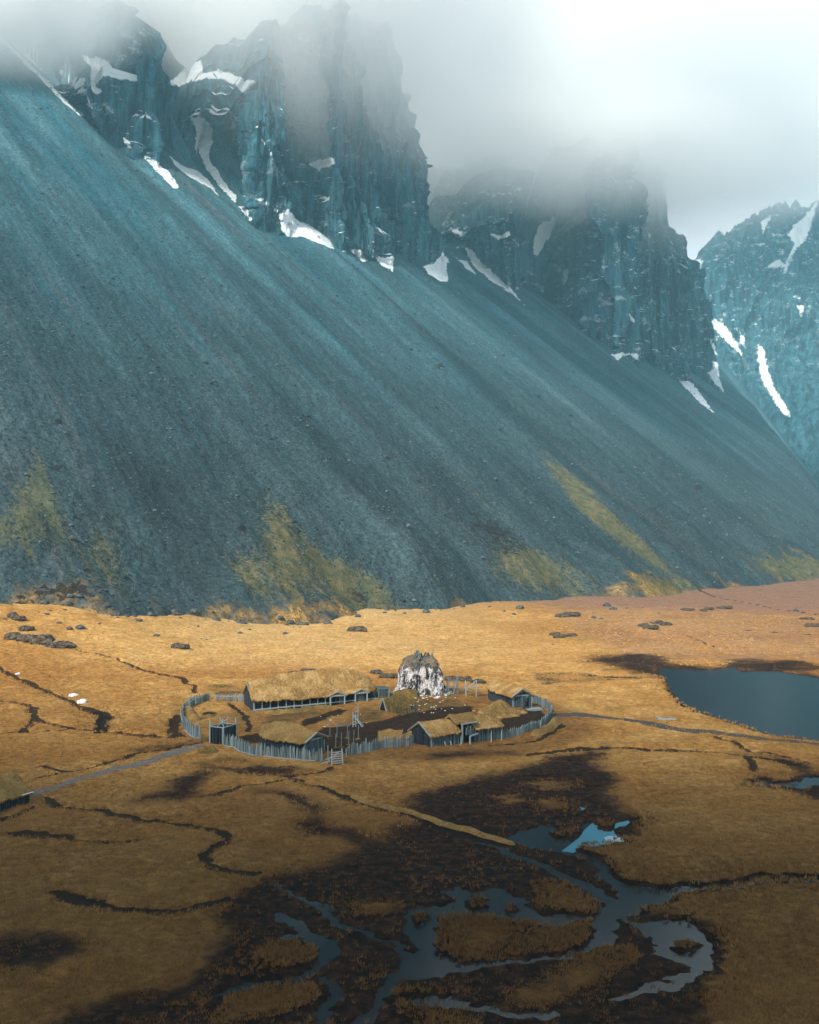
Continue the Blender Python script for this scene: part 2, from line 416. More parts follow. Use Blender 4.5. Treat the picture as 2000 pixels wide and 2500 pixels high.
def m_thatch(name, a, b, c_):
    m = Mat(name, 0.95, 0.05); p = m.pos()
    n1 = m.noise(p, .45, 4, .65); n2 = m.noise(p, 3.2, 4, .75); n3 = m.noise(p, 9.0, 2, .6)
    c = m.mix(m.ss(n1, .38, .62), a, b); c = m.mix(m.ss(m.math('ADD', n2, m.math('MULTIPLY_ADD', m.noise(p, .25, 3), .5, -.25)), .48, .66), c, c_)
    c = m.mul(c, m.lin(n2, .3, .7, .72, 1.25)); c = m.mul(c, m.lin(n3, .3, .7, .7, 1.3))
    m.color(c); m.bump(m.math('ADD', n2, n3), 1.0, .15); return m.m
def m_rock(name, a, b, scale=1.2):
    m = Mat(name, 0.9, 0.15); o = m.obj(); n1 = m.noise(o, scale, 6, .7); n2 = m.noise(o, scale * 4, 3, .7)
    c = m.mul(m.mix(m.ss(n1, .35, .65), a, b), m.lin(n2, .3, .7, .7, 1.3)); m.color(c); m.bump(n1, .7, .2); return m.m
def m_plain(name, col, rough=.9, var=.3, sc=3.0):
    m = Mat(name, rough, .15); n = m.noise(m.pos(), sc, 4, .7); m.color(m.mul(m.mix(.5, col, col), m.lin(n, .3, .7, 1 - var, 1 + var))); m.bump(n, .4, .1); return m.m
def m_stack():
    m = Mat('stack_mat', 0.9, 0.15); o = m.obj()
    n1 = m.noise(m.scalev(o, .85, .85, .38), 1, 6, .72, .8); n2 = m.noise(o, 4.5, 4, .75); n3 = m.noise(o, .5, 3, .6)
    c = m.mix(m.ss(n1, .46, .55), (0.035, 0.032, 0.034), (0.66, 0.64, 0.64))
    c = m.mix(m.math('MULTIPLY', m.ss(n2, .50, .60), .8), c, (0.07, 0.065, 0.07))
    c = m.mix(m.math('MULTIPLY', m.ss(n3, .56, .7), .5), c, (0.38, 0.26, 0.24))
    top = m.math('MULTIPLY', m.ss(m.math('ADD', m.val('tone'), m.math('MULTIPLY_ADD', n2, .3, -.15)), .66, .80), .9)
    c = m.mix(top, c, m.mix(m.ss(n2, .45, .6), (0.05, 0.075, 0.08), (0.32, 0.19, 0.08)))
    m.color(c); m.bump(n1, .9, .4); return m.m
def m_volume(name, col, dens, aniso=0.0):
    mt = bpy.data.materials.new(name); mt.use_nodes = True; t = mt.node_tree; t.nodes.clear()
    o = t.nodes.new('ShaderNodeOutputMaterial'); v = t.nodes.new('ShaderNodeVolumePrincipled')
    v.inputs['Color'].default_value = (*col, 1); v.inputs['Density'].default_value = dens; v.inputs['Anisotropy'].default_value = aniso
    t.links.new(v.outputs[0], o.inputs['Volume']); return mt

M_GROUND = m_ground(); M_SCREE = m_scree(); M_CLIFF = m_cliff()
M_LAKE = m_water('lake_mat', (0.004, 0.012, 0.020), 0.24, 1.4, 0.14); M_LAKE.node_tree.nodes['Principled BSDF'].inputs['Specular IOR Level'].default_value = .3; M_POOL = m_water('pool_mat', (0.010, 0.012, 0.015), 0.14, 0.7, 0.12)
M_WOOD = m_wood('grey_wood_mat', (0.028, 0.045, 0.055), (0.22, 0.30, 0.33))
M_STAKE = m_wood('stake_mat', (0.026, 0.042, 0.050), (0.29, 0.37, 0.395))
M_DARKWOOD = m_wood('dark_wood_mat', (0.014, 0.020, 0.026), (0.075, 0.10, 0.12))
M_TRIM = m_wood('trim_mat', (0.12, 0.17, 0.19), (0.34, 0.42, 0.45))
M_THATCH = m_thatch('thatch_mat', (0.36, 0.205, 0.066), (0.55, 0.355, 0.15), (0.17, 0.105, 0.034))
M_THATCH2 = m_thatch('old_thatch_mat', (0.27, 0.165, 0.055), (0.36, 0.23, 0.09), (0.13, 0.09, 0.03))
M_TURF = m_thatch('turf_mat', (0.16, 0.11, 0.035), (0.25, 0.165, 0.055), (0.07, 0.055, 0.02))
M_BOULDER = m_rock('boulder_mat', (0.030, 0.036, 0.040), (0.12, 0.125, 0.125))
M_OUTCROP = m_rock('outcrop_mat', (0.024, 0.021, 0.019), (0.15, 0.115, 0.080), 1.6)
M_STACK = m_stack()
M_SNOW = m_plain('snow_mat', (0.84, 0.87, 0.89), .6, .05)
M_PATH = m_plain('gravel_mat', (0.15, 0.145, 0.14), .95, .35, 2.0); M_PATH2 = m_plain('dark_track_mat', (0.075, 0.066, 0.062), .95, .35, 1.4)
M_SHADE_SHEET = m_plain('painted_shade_mat', (0.010, 0.010, 0.011), .95, .2)  # near-black sheets that paint the shade inside door openings
M_STONE = m_plain('white_stone_mat', (0.62, 0.62, 0.60), .9, .15)

# ------------------------------------------------------------------ the plain: outlines read off the photograph
lake = W(c4([(760,556),(830,562),(950,572),(1080,565),(1200,553),(1260,578),(1450,583),(1600,600),(1725,618),(2000,645),(2300,700),(2300,1030),(2000,1010),(1725,992),(1520,972),(1400,948),(1250,900),(1100,855),(1000,825),(910,780),(850,715),(815,665),(812,640),(800,615),(770,598)]))
pools = [W(cB(q)) for q in (
    [(400,410),(470,378),(560,352),(620,368),(735,372),(735,345),(790,345),(795,370),(835,380),(862,372),(865,345),(920,332),(930,345),(900,362),(868,376),(872,396),(905,412),(905,426),(860,425),(830,436),(780,442),(735,440),(690,468),(620,468),(500,445)],
    [(690,283),(720,278),(755,286),(730,293)],
    [(120,630),(200,615),(260,640),(330,610),(390,625),(420,655),(520,660),(500,690),(560,720),(600,735),(640,720),(700,735),(790,735),(800,755),(700,755),(620,780),(580,775),(480,750),(430,760),(360,735),(220,735),(110,740),(120,800),(100,870),(130,890),(200,915),(190,938),(100,965),(0,980),(-60,985),(-40,930),(30,870),(-10,830),(-30,780),(-20,710),(60,700),(150,695),(210,670),(150,640)],
    [(965,770),(1050,755),(1130,752),(1200,775),(1250,815),(1275,870),(1270,920),(1240,948),(1180,940),(1120,920),(1060,880),(1000,830)],
    [(860,690),(900,640),(880,600),(950,610),(1040,620),(1135,618),(1100,650),(1085,690),(1000,700),(930,705),(890,750),(850,760),(810,740)],
)]
pools.append(W(c4([(1360,1235),(1400,1225),(1450,1245),(1560,1245),(1640,1205),(1725,1205),(1900,1215),(1900,1260),(1725,1250),(1640,1275),(1560,1262),(1440,1262),(1380,1258)])))
islands = [W(cB(q)) for q in (
    [(595,388),(640,374),(715,380),(722,400),(660,412),(610,408)], [(790,350),(830,340),(862,352),(860,378),(820,380),(795,368)],
    [(245,670),(290,655),(332,665),(330,700),(270,712),(240,695)], [(398,695),(430,684),(462,695),(455,718),(420,724),(400,712)],
    [(15,730),(50,718),(82,735),(70,765),(30,772),(12,755)], [(1095,850),(1150,832),(1215,850),(1222,875),(1160,885),(1110,872)])]
streams = [L(cB(q)) for q in (
    [(300,425,.2),(345,440,.3),(430,475,.45),(520,510,.6),(600,545,.6),(680,580,.65),(750,615,.7),(820,655,.8),(880,680,1.2)],
    [(660,468,.6),(770,495,.7),(800,530,.6),(840,575,.7),(890,610,.9),(950,640,1.3)],
    [(1100,640,.9),(1140,622,.5),(1200,622,.45),(1290,615,.42),(1380,600,.45),(1450,585,.42),(1520,577,.4),(1600,580,.36),(1725,588,.34),(1900,590,.34)],
    [(900,690,1.4),(850,730,1.0),(815,790,.75),(800,845,.6),(740,875,.4),(650,895,.32),(540,905,.3),(430,920,.28),(330,932,.3),(230,942,.35),(150,955,.45),(60,965,.8),(0,975,.8)],
    [(880,735,.15),(920,760,.15),(970,778,.4)], [(1240,940,.5),(1150,985,.6),(1030,1020,.5),(920,1050,.4),(850,1075,.2)],
    [(230,545,.1),(330,530,.2),(430,535,.15)], [(0,1085,.5),(150,1085,.6),(280,1110,.5),(420,1150,.4),(600,1145,.3)])]
streams += [L(cA(q)) for q in (
    [(1140,735,.3),(1200,742,.45),(1260,760,.5),(1300,800,.5),(1370,850,.7),(1390,900,.6),(1350,950,.4)],
    [(1150,835,.2),(1220,812,.3),(1290,805,.4)],
    [(1170,600,.1),(1270,660,.3),(1360,700,.35),(1430,770,.45),(1560,810,.35),(1660,850,.4),(1690,890,.35),(1725,915,.5),(1780,900,.6)],
    [(1350,950,.4),(1200,1000,.5),(1050,1030,.4),(900,1070,.2)],
    [(1780,930,.8),(1725,960,.7),(1640,1010,.55),(1600,1060,.5),(1610,1110,.4),(1500,1180,.4)], [(1390,990,.3),(1415,1080,.45),(1340,1190,.4)])]
streams.append(L(c3([(575,820,.1),(620,850,.25),(612,900,.3),(600,940,.25)])))
peat_polys = [W(cA([(1040,235),(1100,238),(1220,246),(1290,285),(1310,330),(1262,380),(1330,395),(1440,425),(1455,470),(1380,520),(1260,560),(1100,580),(1065,630),(1000,685),(930,760),(900,850),(820,960),(700,1045),(480,1090),(300,1150),(180,1230),(200,1330),(1725,1330),(2100,1330),(2900,1330),(3010,1240),(2975,1100),(3020,1000),(3050,950),(3052,850),(3020,790),(2900,740),(2760,725),(2640,715),(2640,690),(2800,690),(2850,625),(2725,612),(2600,590),(2540,540),(2460,490),(2420,460),(2560,440),(2690,420),(2705,340),(2660,285),(2560,240),(2560,225),(2640,180),(2590,150),(2520,115),(2550,45),(2440,60),(2190,115),(2030,155),(1900,210),(1725,245),(1700,300),(1800,340),(1640,400),(1560,420),(1480,390),(1380,380),(1340,300),(1240,240),(1100,225)]))]
peat_polys += [W(cA([(600,255),(690,205),(760,160),(860,140),(920,150),(880,190),(850,235),(760,265),(680,262)])),
    W(cA([(-60,820),(60,815),(190,830),(330,850),(380,880),(300,930),(170,985),(60,970),(-60,960)])),
    W(cA([(520,50),(600,55),(760,40),(860,20),(900,12),(760,30),(600,40)])),
    W(cB([(60,78),(250,62),(430,58),(450,66),(330,80),(100,92)])),
    W(cA([(770,100),(900,110),(1100,125),(1250,145),(1190,160),(1000,150),(860,130)])),
    W(c4([(480,525),(520,590),(600,602),(720,600),(800,618),(800,560),(600,535)])),
    W(c4([(340,522),(460,490),(545,478),(700,485),(780,515),(900,556),(1080,562),(1180,545),(1230,525),(1560,515),(1725,560),(1725,620),(1500,590),(1250,575),(1080,575),(950,580),(700,560),(560,545),(470,560)])),
    W(c4([(1290,1080),(1340,1090),(1480,1100),(1600,1135),(1680,1180),(1900,1190),(1900,1400),(1725,1370),(1600,1300),(1500,1280),(1360,1275),(1345,1240),(1380,1215),(1450,1240),(1560,1235),(1590,1200),(1540,1150),(1400,1120)])),
    ]
faint_polys = [W(c4([(0,600),(200,590),(420,610),(700,618),(790,628),(640,632),(300,650),(60,662)])), W([(470,1860),(560,1845),(640,1862),(700,1870),(820,1876),(760,1890),(600,1880)]), W([(1030,1845),(1120,1838),(1260,1840),(1180,1852),(1060,1856)]), W(v4([(300,180),(420,190),(700,180),(880,220),(880,330),(640,330),(480,290)])), W([(430,1700),(445,1740),(440,1790),(425,1800),(425,1740)])]
tuft_polys = [W(cB(q)) for q in (
    [(120,745),(220,738),(400,745),(470,760),(480,800),(420,850),(340,880),(330,905),(200,920),(125,880)], [(490,765),(570,765),(640,780),(780,755),(790,800),(770,850),(700,870),(600,880),(500,885),(430,900),(350,915),(350,890),(460,860)],
    [(560,980),(700,920),(830,880),(930,870),(960,920),(880,970),(760,1020),(640,1080),(560,1120),(430,1110),(410,1040),(480,1010)],
    [(470,190),(600,170),(730,185),(720,205),(560,220)], [(350,245),(450,235),(500,265),(400,285)], [(520,260),(650,250),(660,300),(540,310)], [(90,1150),(200,1140),(280,1190),(250,1230),(90,1230)],
    [(520,600),(640,590),(800,690),(790,725),(700,720),(560,700)])]
tuft_polys += [W(cA(q)) for q in ([(1490,680),(1600,670),(1700,690),(1650,730),(1500,740)], [(960,1100),(1100,1040),(1300,1040),(1340,1080),(1200,1140),(1000,1180),(900,1200)], [(1150,830),(1300,860),(1340,910),(1200,960),(1080,930)], [(870,140),(1000,135),(1060,150),(960,165)], [(880,190),(960,175),(1120,170),(1010,205),(900,235),(850,245)])]
ditches_and_shadow = [L(cA(q)) for q in (
    [(200,255,.45),(240,282,.55),(430,305,.5),(600,340,.5),(780,365,.5),(900,385,.45),(962,410,.45),(920,450,.4),(850,490,.4),(870,520,.4),(960,550,.4),(1090,562,.4)],
    [(50,405,.8),(110,405,1.1),(200,412,.8),(300,415,.35),(450,425,.25),(580,425,.15)],
    [(235,640,.5),(300,670,.8),(360,695,.9),(450,710,.6),(600,730,.5),(740,735,.5),(860,705,.45),(1000,685,.5)],
    [(1000,150,.2),(1200,160,.35),(1290,150,.3),(1400,122,.3)],
    [(850,250,.3),(930,235,.4),(1010,205,.35),(1120,195,.3),(1210,175,.3)],
    [(1200,165,.3),(1290,185,.4),(1400,225,.4),(1560,280,.45),(1725,327,.45),(1900,385,.4),(2030,420,.4),(2160,452,.3)],
    [(0,345,.8),(60,325,.4),(150,290,.2)])]
ditches_and_shadow += [L(c3(q)) for q in (
    [(-60,540,.4),(0,570,.4),(110,620,.5),(210,670,.7),(280,710,.4),(380,745,.4),(480,790,.6),(590,825,1.0),(640,850,1.2),(610,900,.7),(600,945,.7)],
    [(0,760,.2),(130,775,.3),(210,800,.6),(200,850,.5),(250,885,.5),(340,900,.4),(430,940,.35),(560,935,.25),(610,945,.3)],
    [(210,870,.3),(140,940,.4),(160,955,.4),(300,945,.3),(430,940,.3)], [(-50,970,.3),(0,965,.3),(140,950,.3)],
    [(420,440,.2),(600,485,.25),(700,510,.3),(800,550,.3),(920,590,.4),(1000,610,.5),(1110,630,.8),(1120,655,.4),(1180,680,.4),(1160,720,.25)],
    [(600,945,.3),(760,965,.3),(1000,980,.4),(1090,985,.5)], [(1080,850,.8),(1050,900,.8),(1040,960,.7),(1090,985,.4)],  # first line here is the terrace edge's shadow, painted dark
    [(120,1258,.3),(300,1215,.4),(450,1182,.4),(600,1150,.4),(750,1110,.4),(850,1062,.7),(1000,1055,.7),(1200,1022,.4)],
    [(240,1150,.3),(300,1165,.4),(400,1185,.3)], [(180,235,.1),(420,215,.2),(700,240,.25),(1000,250,.25),(1100,265,.2)],
    [(1380,780,.25),(1480,850,.3),(1500,950,.25)])]
ditches_and_shadow += [L(c4(q)) for q in (
    [(0,1085,.6),(200,1063,.8),(430,1045,.6),(700,1055,.55),(1000,1058,.5),(1170,1075,.6),(1290,1095,.7),(1450,1115,.6),(1560,1140,.8)],
    [(1290,1095,.5),(1310,1140,.6),(1345,1182,.5)], [(1100,985,.15),(1200,1010,.2),(1300,1060,.2),(1500,1100,.3),(1725,1140,.3)],
    [(-300,1040,.3),(0,1000,.3),(120,955,.4),(170,905,.4),(150,870,.3)], [(340,605,.4),(500,618,.4),(790,625,.4)],
    [(850,350,.2),(1050,420,.2),(1100,445,.2)], [(900,60,.5),(1100,140,.8),(1300,175,.6),(1500,215,.5),(1725,245,.7)], [(1290,345,.4),(1725,375,.5)])]
yards_and_shade = [W([(1225,1752),(1290,1745),(1325,1762),(1290,1785),(1235,1792),(1215,1775)]), W([(790,1832),(745,1800),(790,1776),(850,1770),(930,1758),(1000,1742),(1060,1728),(1110,1722),(1155,1720),(1165,1735),(1120,1748),(1060,1770),(1015,1800),(950,1822),(850,1840)]),  # first outline paints the shade under the pavilion brim
         W([(1280,1725),(1330,1738),(1338,1750),(1310,1770),(1285,1770)]), W([(590,1800),(640,1790),(640,1812),(600,1815)]), W(v4([(320,640),(330,580),(400,560),(480,575),(490,620),(420,650)])), W(v5([(0,720),(300,600),(540,510),(640,560),(480,620),(200,720),(0,780)]))]
greens = [W([(650,1745),(760,1735),(800,1745),(700,1770),(640,1770)]), W([(1000,1700),(1120,1705),(1150,1720),(1000,1740),(960,1730)]), W(v5([(720,540),(960,480),(1150,600),(1170,680),(700,720),(600,700)])), W(v5([(1150,600),(1600,640),(1500,500),(1250,480)]))]

# ground sheet: a fan of rings, finer where it is nearer
rr = 1.0 / np.linspace(1 / 38.0, 1 / 760.0, 720)
rr = np.concatenate([rr, np.geomspace(780, 3600, 60)])
az = np.radians(np.linspace(-31, 31, 1180))
RR, AZ = np.meshgrid(rr, az, indexing='ij')
gx = (RR * np.sin(AZ)).ravel(); gy = (RR * np.cos(AZ)).ravel()
def maxof(fn, items, x, y, init=-8.0):
    r = np.full(x.shape, init)
    for it in items: r = np.maximum(r, fn(x, y, it))
    return r
def water_sd(x, y):
    wl = poly_sd(x, y, lake); wp = maxof(poly_sd, pools, x, y); ws = maxof(line_sd, streams, x, y)
    isl = maxof(poly_sd, islands, x, y)
    return np.maximum(wl, np.minimum(np.maximum(wp, ws), -isl))
wobx = (fbm2(gx / 2.2, gy / 2.2, 3, 31) - .5) * 1.5; woby = (fbm2(gx / 2.2, gy / 2.2, 3, 32) - .5) * 1.5
wobx = wobx + (fbm2(gx / .7, gy / .7, 2, 34) - .5) * .9; woby = woby + (fbm2(gx / .7, gy / .7, 2, 35) - .5) * .9
sx_, sy_ = gx + wobx, gy + woby
wsd = water_sd(sx_, sy_)
dsd = maxof(line_sd, ditches_and_shadow, sx_, sy_)
psd = maxof(poly_sd, peat_polys, sx_, sy_); tsd = maxof(poly_sd, tuft_polys, sx_, sy_)
ysd = maxof(poly_sd, yards_and_shade, sx_, sy_); gsd = maxof(poly_sd, greens, sx_, sy_)
soft = np.clip(np.hypot(gx, gy) / 110.0, .5, 6)
peat = np.clip(.5 + psd / (10.0 * soft), 0, 1)
fsd = maxof(poly_sd, faint_polys, sx_, sy_); peat = np.maximum(peat, np.clip(.40 + fsd / (6.0 * soft), 0, .47))
peat = np.minimum(peat, np.clip(.72 - tsd / (4.0 * soft), 0.47, 1))
peat = np.maximum(peat, np.clip(.5 + (wsd + .9) / (1.5 * soft), 0, 1) * (wsd > -7))
ditch_shadow = np.clip(.5 + (dsd + .16) / (.5 * soft), 0, 1)
yard = np.clip(.5 + ysd / 3.0, 0, 1); green = np.clip(.5 + gsd / 4.0, 0, 1) * .9
red = sstep(300, 520, gy) * sstep(-60, 120, gx) * .9 + .28 * (gx > -20) * sstep(220, 300, gy)
vil_ = np.hypot((gx + 1.0) / 31.0, (gy - 163) / 31.0)
brown = .75 * sstep(1.08, .92, vil_) + sstep(150, 95, gy + 14 * (fbm2(gx / 25, gy / 25, 3, 33) - .5)) * .85  # near grass browner, also darkened in colour to deepen the foreground shade
red = np.clip(np.maximum(red, .55 * sstep(30, 60, gx) * sstep(210, 250, gy)), 0, 1)
gz = plain_full(gx, gy)
dep = sstep(-.9, .6, dsd) * .30
gz = gz - dep - .12 * sstep(.3, .8, peat)
WATER_Z = -0.42
near_w = sstep(-5.0, 0.3, wsd)
gz = gz * (1 - near_w) + near_w * (WATER_Z + np.clip(-wsd, -1.2, .35) * .35)
gz = np.where(wsd > 0, WATER_Z - np.clip(wsd, 0, 1.5) * .5 - .02, gz)
gz = np.where(wsd < -.4, np.maximum(gz, WATER_Z + .06), gz)
mask = np.stack([peat, ditch_shadow, yard, np.ones_like(peat)], -1); pale = sstep(205, 250, gy) * sstep(60, -20, gx) * sstep(-95, -45, gx)  # last mask paints the sunlit patch of meadow lighter into the grass
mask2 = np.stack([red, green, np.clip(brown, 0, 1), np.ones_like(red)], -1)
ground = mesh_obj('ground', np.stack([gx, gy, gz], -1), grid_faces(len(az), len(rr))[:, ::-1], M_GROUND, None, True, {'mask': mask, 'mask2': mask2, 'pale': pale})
tag(ground, 'golden and brown dry grass plain with dark boggy peat', 'ground', kind='structure')
def sheet(name, poly_pts, mat, label, cat, z):
    o = mesh_obj(name, [(p[0], p[1], z) for p in poly_pts], [tuple(range(len(poly_pts)))], mat, None, False)
    return tag(o, label, cat, kind='structure')
def box_of(items, pad=2.0):
    a = np.array([p[:2] for it in items for p in it]); lo = a.min(0) - pad; hi = a.max(0) + pad
    return [(lo[0], lo[1]), (hi[0], lo[1]), (hi[0], hi[1]), (lo[0], hi[1])]
sheet('lake', box_of([lake], 4), M_LAKE, 'dark lake at the right behind the track', 'lake', WATER_Z)
sheet('bog_water', [(-60, 40), (70, 40), (70, 128), (-60, 128)], M_POOL, 'pools and braided streams in the peat bog', 'water', WATER_Z)
M_ICE = m_water('ice_mat', (0.10, 0.30, 0.40), 0.12, 0.6, 0.1); M_ICE2 = m_water('pale_ice_mat', (0.40, 0.58, 0.64), 0.3, 0.6, 0.1)
sheet('ice', W(cB([(640,462),(680,432),(715,405),(738,372),(770,345),(795,352),(800,372),(835,380),(862,374),(868,345),(920,333),(930,345),(900,362),(868,377),(872,396),(906,412),(906,426),(860,426),(830,437),(780,443),(735,441),(690,469)])), M_ICE, 'blue film of ice on the pool in the middle of the bog', 'ice', WATER_Z + .012)
sheet('ice', W(cB([(818,406),(840,399),(870,400),(897,410),(903,422),(862,424),(832,420)])), M_ICE2, 'small pale sheet of ice at the right of the blue pool', 'ice', WATER_Z + .022)
sheet('ice', W(cB([(692,284),(722,279),(752,286),(730,292),(705,291)])), M_ICE, 'tiny icy puddle behind the blue pool', 'ice', WATER_Z + .012)
def gfull(x, y): return float(plain_full(np.array([x]), np.array([y]))[0])

# tracks: strips laid on the ground
def track(name, line, mat, label, cat):
    P = np.array(line); seg = np.hypot(*np.diff(P[:, :2], axis=0).T); s = np.concatenate([[0], np.cumsum(seg)])
    n = int(s[-1] / .6); q = np.linspace(0, s[-1], n)
    X = np.interp(q, s, P[:, 0]); Y = np.interp(q, s, P[:, 1]); Wd = np.interp(q, s, P[:, 2])
    k = np.ones(9) / 9; pad = lambda a: np.convolve(np.pad(a, 4, mode='edge'), k, 'valid'); X, Y = pad(X), pad(Y)
    tx, ty = np.gradient(X), np.gradient(Y); l = np.hypot(tx, ty) + 1e-9; nx, ny = -ty / l, tx / l
    nv = 9; vs = []
    for j, b in enumerate(np.linspace(-1, 1, nv)):
        wv = Wd * b * (1 + .5 * (fbm2(q / 2.0, np.full(n, 3.0 + (b > 0) * 7), 3, 41) - .5))
        x = X + nx * wv; y = Y + ny * wv
        vs.append(np.stack([x, y, plain_full(x, y) + .05 - .09 * (abs(b) > .99)], -1))
    V = np.stack(vs, 0).reshape(-1, 3)
    return tag(mesh_obj(name, V, grid_faces(n, nv)[:, ::-1], mat, None, True), label, cat, kind='structure')
track('path', L(c3([(-40,1400,.8),(60,1385,.8),(180,1335,.9),(350,1280,.9),(550,1215,.9),(750,1160,1.0),(870,1148,1.2),(1000,1098,1.3),(1150,1050,1.3),(1250,1030,1.2)])), M_PATH, 'pale gravel path from the lone hut to the palisade gate', 'path')
track('track', L(c4([(110,858,1.0),(220,842,2.0),(330,848,1.8),(420,865,1.4),(600,890,1.3),(850,935,1.3),(1050,960,1.3),(1300,985,1.4),(1725,1025,1.4),(1900,1045,1.4)])), M_PATH2, 'dark track running right from the palisade past the lake', 'track')

# ------------------------------------------------------------------ scree slope and the mountain behind it
snow_scree = [c5(q) for q in (
    [(0,85),(40,140),(100,205),(185,290),(180,297),(120,250),(60,185),(0,125)], [(-60,100),(0,145),(60,205),(130,270),(190,330),(260,400),(320,450),(358,490),(330,485),(250,415),(170,330),(90,255),(0,168),(-60,120)],
    [(240,285),(265,290),(300,325),(345,325),(360,390),(385,440),(415,487),(395,478),(350,420),(300,360),(255,320)], [(490,555),(520,570),(565,637),(540,620)],
    [(610,668),(650,675),(710,720),(755,790),(735,798),(680,740),(640,700)], [(718,658),(760,695),(830,720),(880,760),(920,822),(880,790),(800,745),(735,695)],
    [(795,475),(825,455),(845,480),(895,540),(895,600),(880,640),(885,680),(920,720),(960,790),(1000,830),(990,855),(930,790),(870,710),(840,650),(820,560)], [(1000,865),(1030,870),(1075,942),(1050,925)],
    [(1160,880),(1200,893),(1215,885),(1260,930),(1330,965),(1390,1010),(1410,1050),(1340,1020),(1270,995),(1215,1000),(1185,970),(1180,925)], [(1465,1045),(1520,1055),(1550,1095),(1530,1102)], [(1572,1082),(1630,1085),(1658,1075),(1655,1145),(1620,1125)],
    [(690,390),(730,330),(800,270),(850,240),(855,310),(920,290),(1000,320),(1080,340),(1078,365),(1040,375),(1030,400),(1000,365),(940,330),(860,330),(790,350),(720,375)])]
snow_scree += [c7(q) for q in (
    [(50,432),(110,415),(140,370),(175,410),(155,420),(163,495),(130,498),(90,470)], [(80,212),(110,205),(150,255),(210,280),(240,310),(215,305),(170,275),(115,240)],
    [(225,345),(265,365),(300,410),(355,460),(420,520),(490,600),(430,545),(340,490),(270,430)], [(150,345),(200,400),(240,410),(285,472),(240,440),(180,380)],
    [(525,430),(560,450),(595,415),(625,425),(600,520),(570,490)], [(850,803),(900,795),(895,815),(875,828)], [(920,800),(965,795),(968,830)],
    [(1135,910),(1190,920),(1220,960),(1290,1057),(1240,1020),(1180,960)], [(1270,825),(1300,840),(1305,900),(1325,962),(1290,930),(1255,880),(1280,860)], [(1265,730),(1285,750),(1305,808),(1285,800)])]
snow_far = [c7(q) for q in (
    [(1220,590),(1270,640),(1330,680),(1380,750),(1400,808),(1340,750),(1270,680),(1220,630)], [(1390,700),(1410,730),(1415,775),(1395,755)],
    [(1470,760),(1490,780),(1510,860),(1540,950),(1590,1020),(1605,1070),(1570,1050),(1510,960),(1480,900),(1465,820)], [(1570,1155),(1600,1200),(1640,1290),(1675,1390),(1650,1370),(1600,1260)],
    [(1190,420),(1220,400),(1240,410),(1215,450),(1200,480)], [(1590,290),(1640,240),(1700,180),(1720,150),(1700,240),(1670,320),(1620,370),(1590,450),(1570,470),(1590,400),(1620,340)],
    [(1480,240),(1530,210),(1500,270),(1490,300)], [(1500,430),(1560,400),(1590,430),(1520,440)], [(1630,595),(1668,590),(1650,640)])]
snow_cliff = [c5(q) for q in ([(330,220),(370,240),(430,240),(475,270),(465,310),(420,330),(410,365),(435,385),(415,400),(385,370),(375,320),(385,280),(350,250)], [(975,500),(1000,490),(995,540),(980,600)], [(1300,690),(1350,670),(1410,660),(1410,690),(1340,720)], [(130,160),(150,155),(190,190),(180,200)])]
snow_cliff += snow_scree
snow_cliff += [c7(q) for q in ([(535,205),(560,220),(620,205),(615,290),(650,250),(740,190),(750,230),(700,260),(640,300),(590,340),(540,330),(510,300)], [(345,295),(385,300),(425,280),(420,310),(370,320)], [(650,440),(672,445),(655,520),(640,500)], [(980,460),(1005,435),(1000,470)], [(920,620),(950,650),(940,690),(925,650)])]
def snow_attr(x, y, z, polys):
    px, py = project(x, y, z); r = np.full(x.shape, -30.0)
    for q in polys: r = np.maximum(r, poly_sd(px, py, q, 30.0))
    return r
r2 = np.geomspace(250, 3300, 820); a2 = np.radians(np.linspace(-33, 29, 1000))
R2, A2 = np.meshgrid(r2, a2, indexing='ij')
mxx = (R2 * np.sin(A2)).ravel(); myy = (R2 * np.cos(A2)).ravel()
mz = scree_h(mxx, myy); mt_, mu_ = scree_t(mxx, myy)
# contact of scree and cliff along the slope
CONTACT = [(0,90),(120,190),(243,286),(340,388),(416,395),(500,420),(560,470),(623,545),(704,530),(771,560),(817,605),(916,628),(1000,630),(1064,643),(1151,600),(1243,707),(1301,725),(1348,707),(1429,800),(1493,862),(1562,862),(1638,904),(1696,930),(1742,880)]
cu, ct = [], []
for q in CONTACT:
    h = on_scree(*q)
    if h is None: continue
    t, u = scree_t(np.array([h[0]]), np.array([h[1]])); cu.append(float(u[0])); ct.append(float(t[0]))
o_ = np.argsort(cu); cu = np.array(cu)[o_]; ct = np.array(ct)[o_]
tc_ = np.interp(mu_, cu, ct) + 70
over = np.maximum(mt_ - tc_, 0)
back = over * .75 + 60 * (fbm2(mu_ / 45.0, mt_ / 45.0, 4, 51) - .5) * sstep(0, 90, over)
u_end = float(scree_t(np.array([560.0]), np.array([1750.0]))[1][0])
uq = lambda px, py: float(scree_t(*[np.array([c]) for c in on_scree(px, py)[:2]])[1][0])
lim = sstep(uq(700, 545), uq(900, 620), mu_)
mz = mz + back * (1 - lim) - lim * over * SLOPE * sstep(0, 60, over) * .95
rockm = sstep(10, 70, over + 40 * (fbm2(mu_ / 30., mt_ / 30., 3, 52) - .5))
pxs, pys = project(mxx, myy, mz)
def blob(cx, cy, rx, ry, rot=0.0):
    c, s = math.cos(rot), math.sin(rot); dx, dy = pxs - cx, pys - cy
    return np.exp(-(((dx * c + dy * s) / rx) ** 2 + ((-dx * s + dy * c) / ry) ** 2))
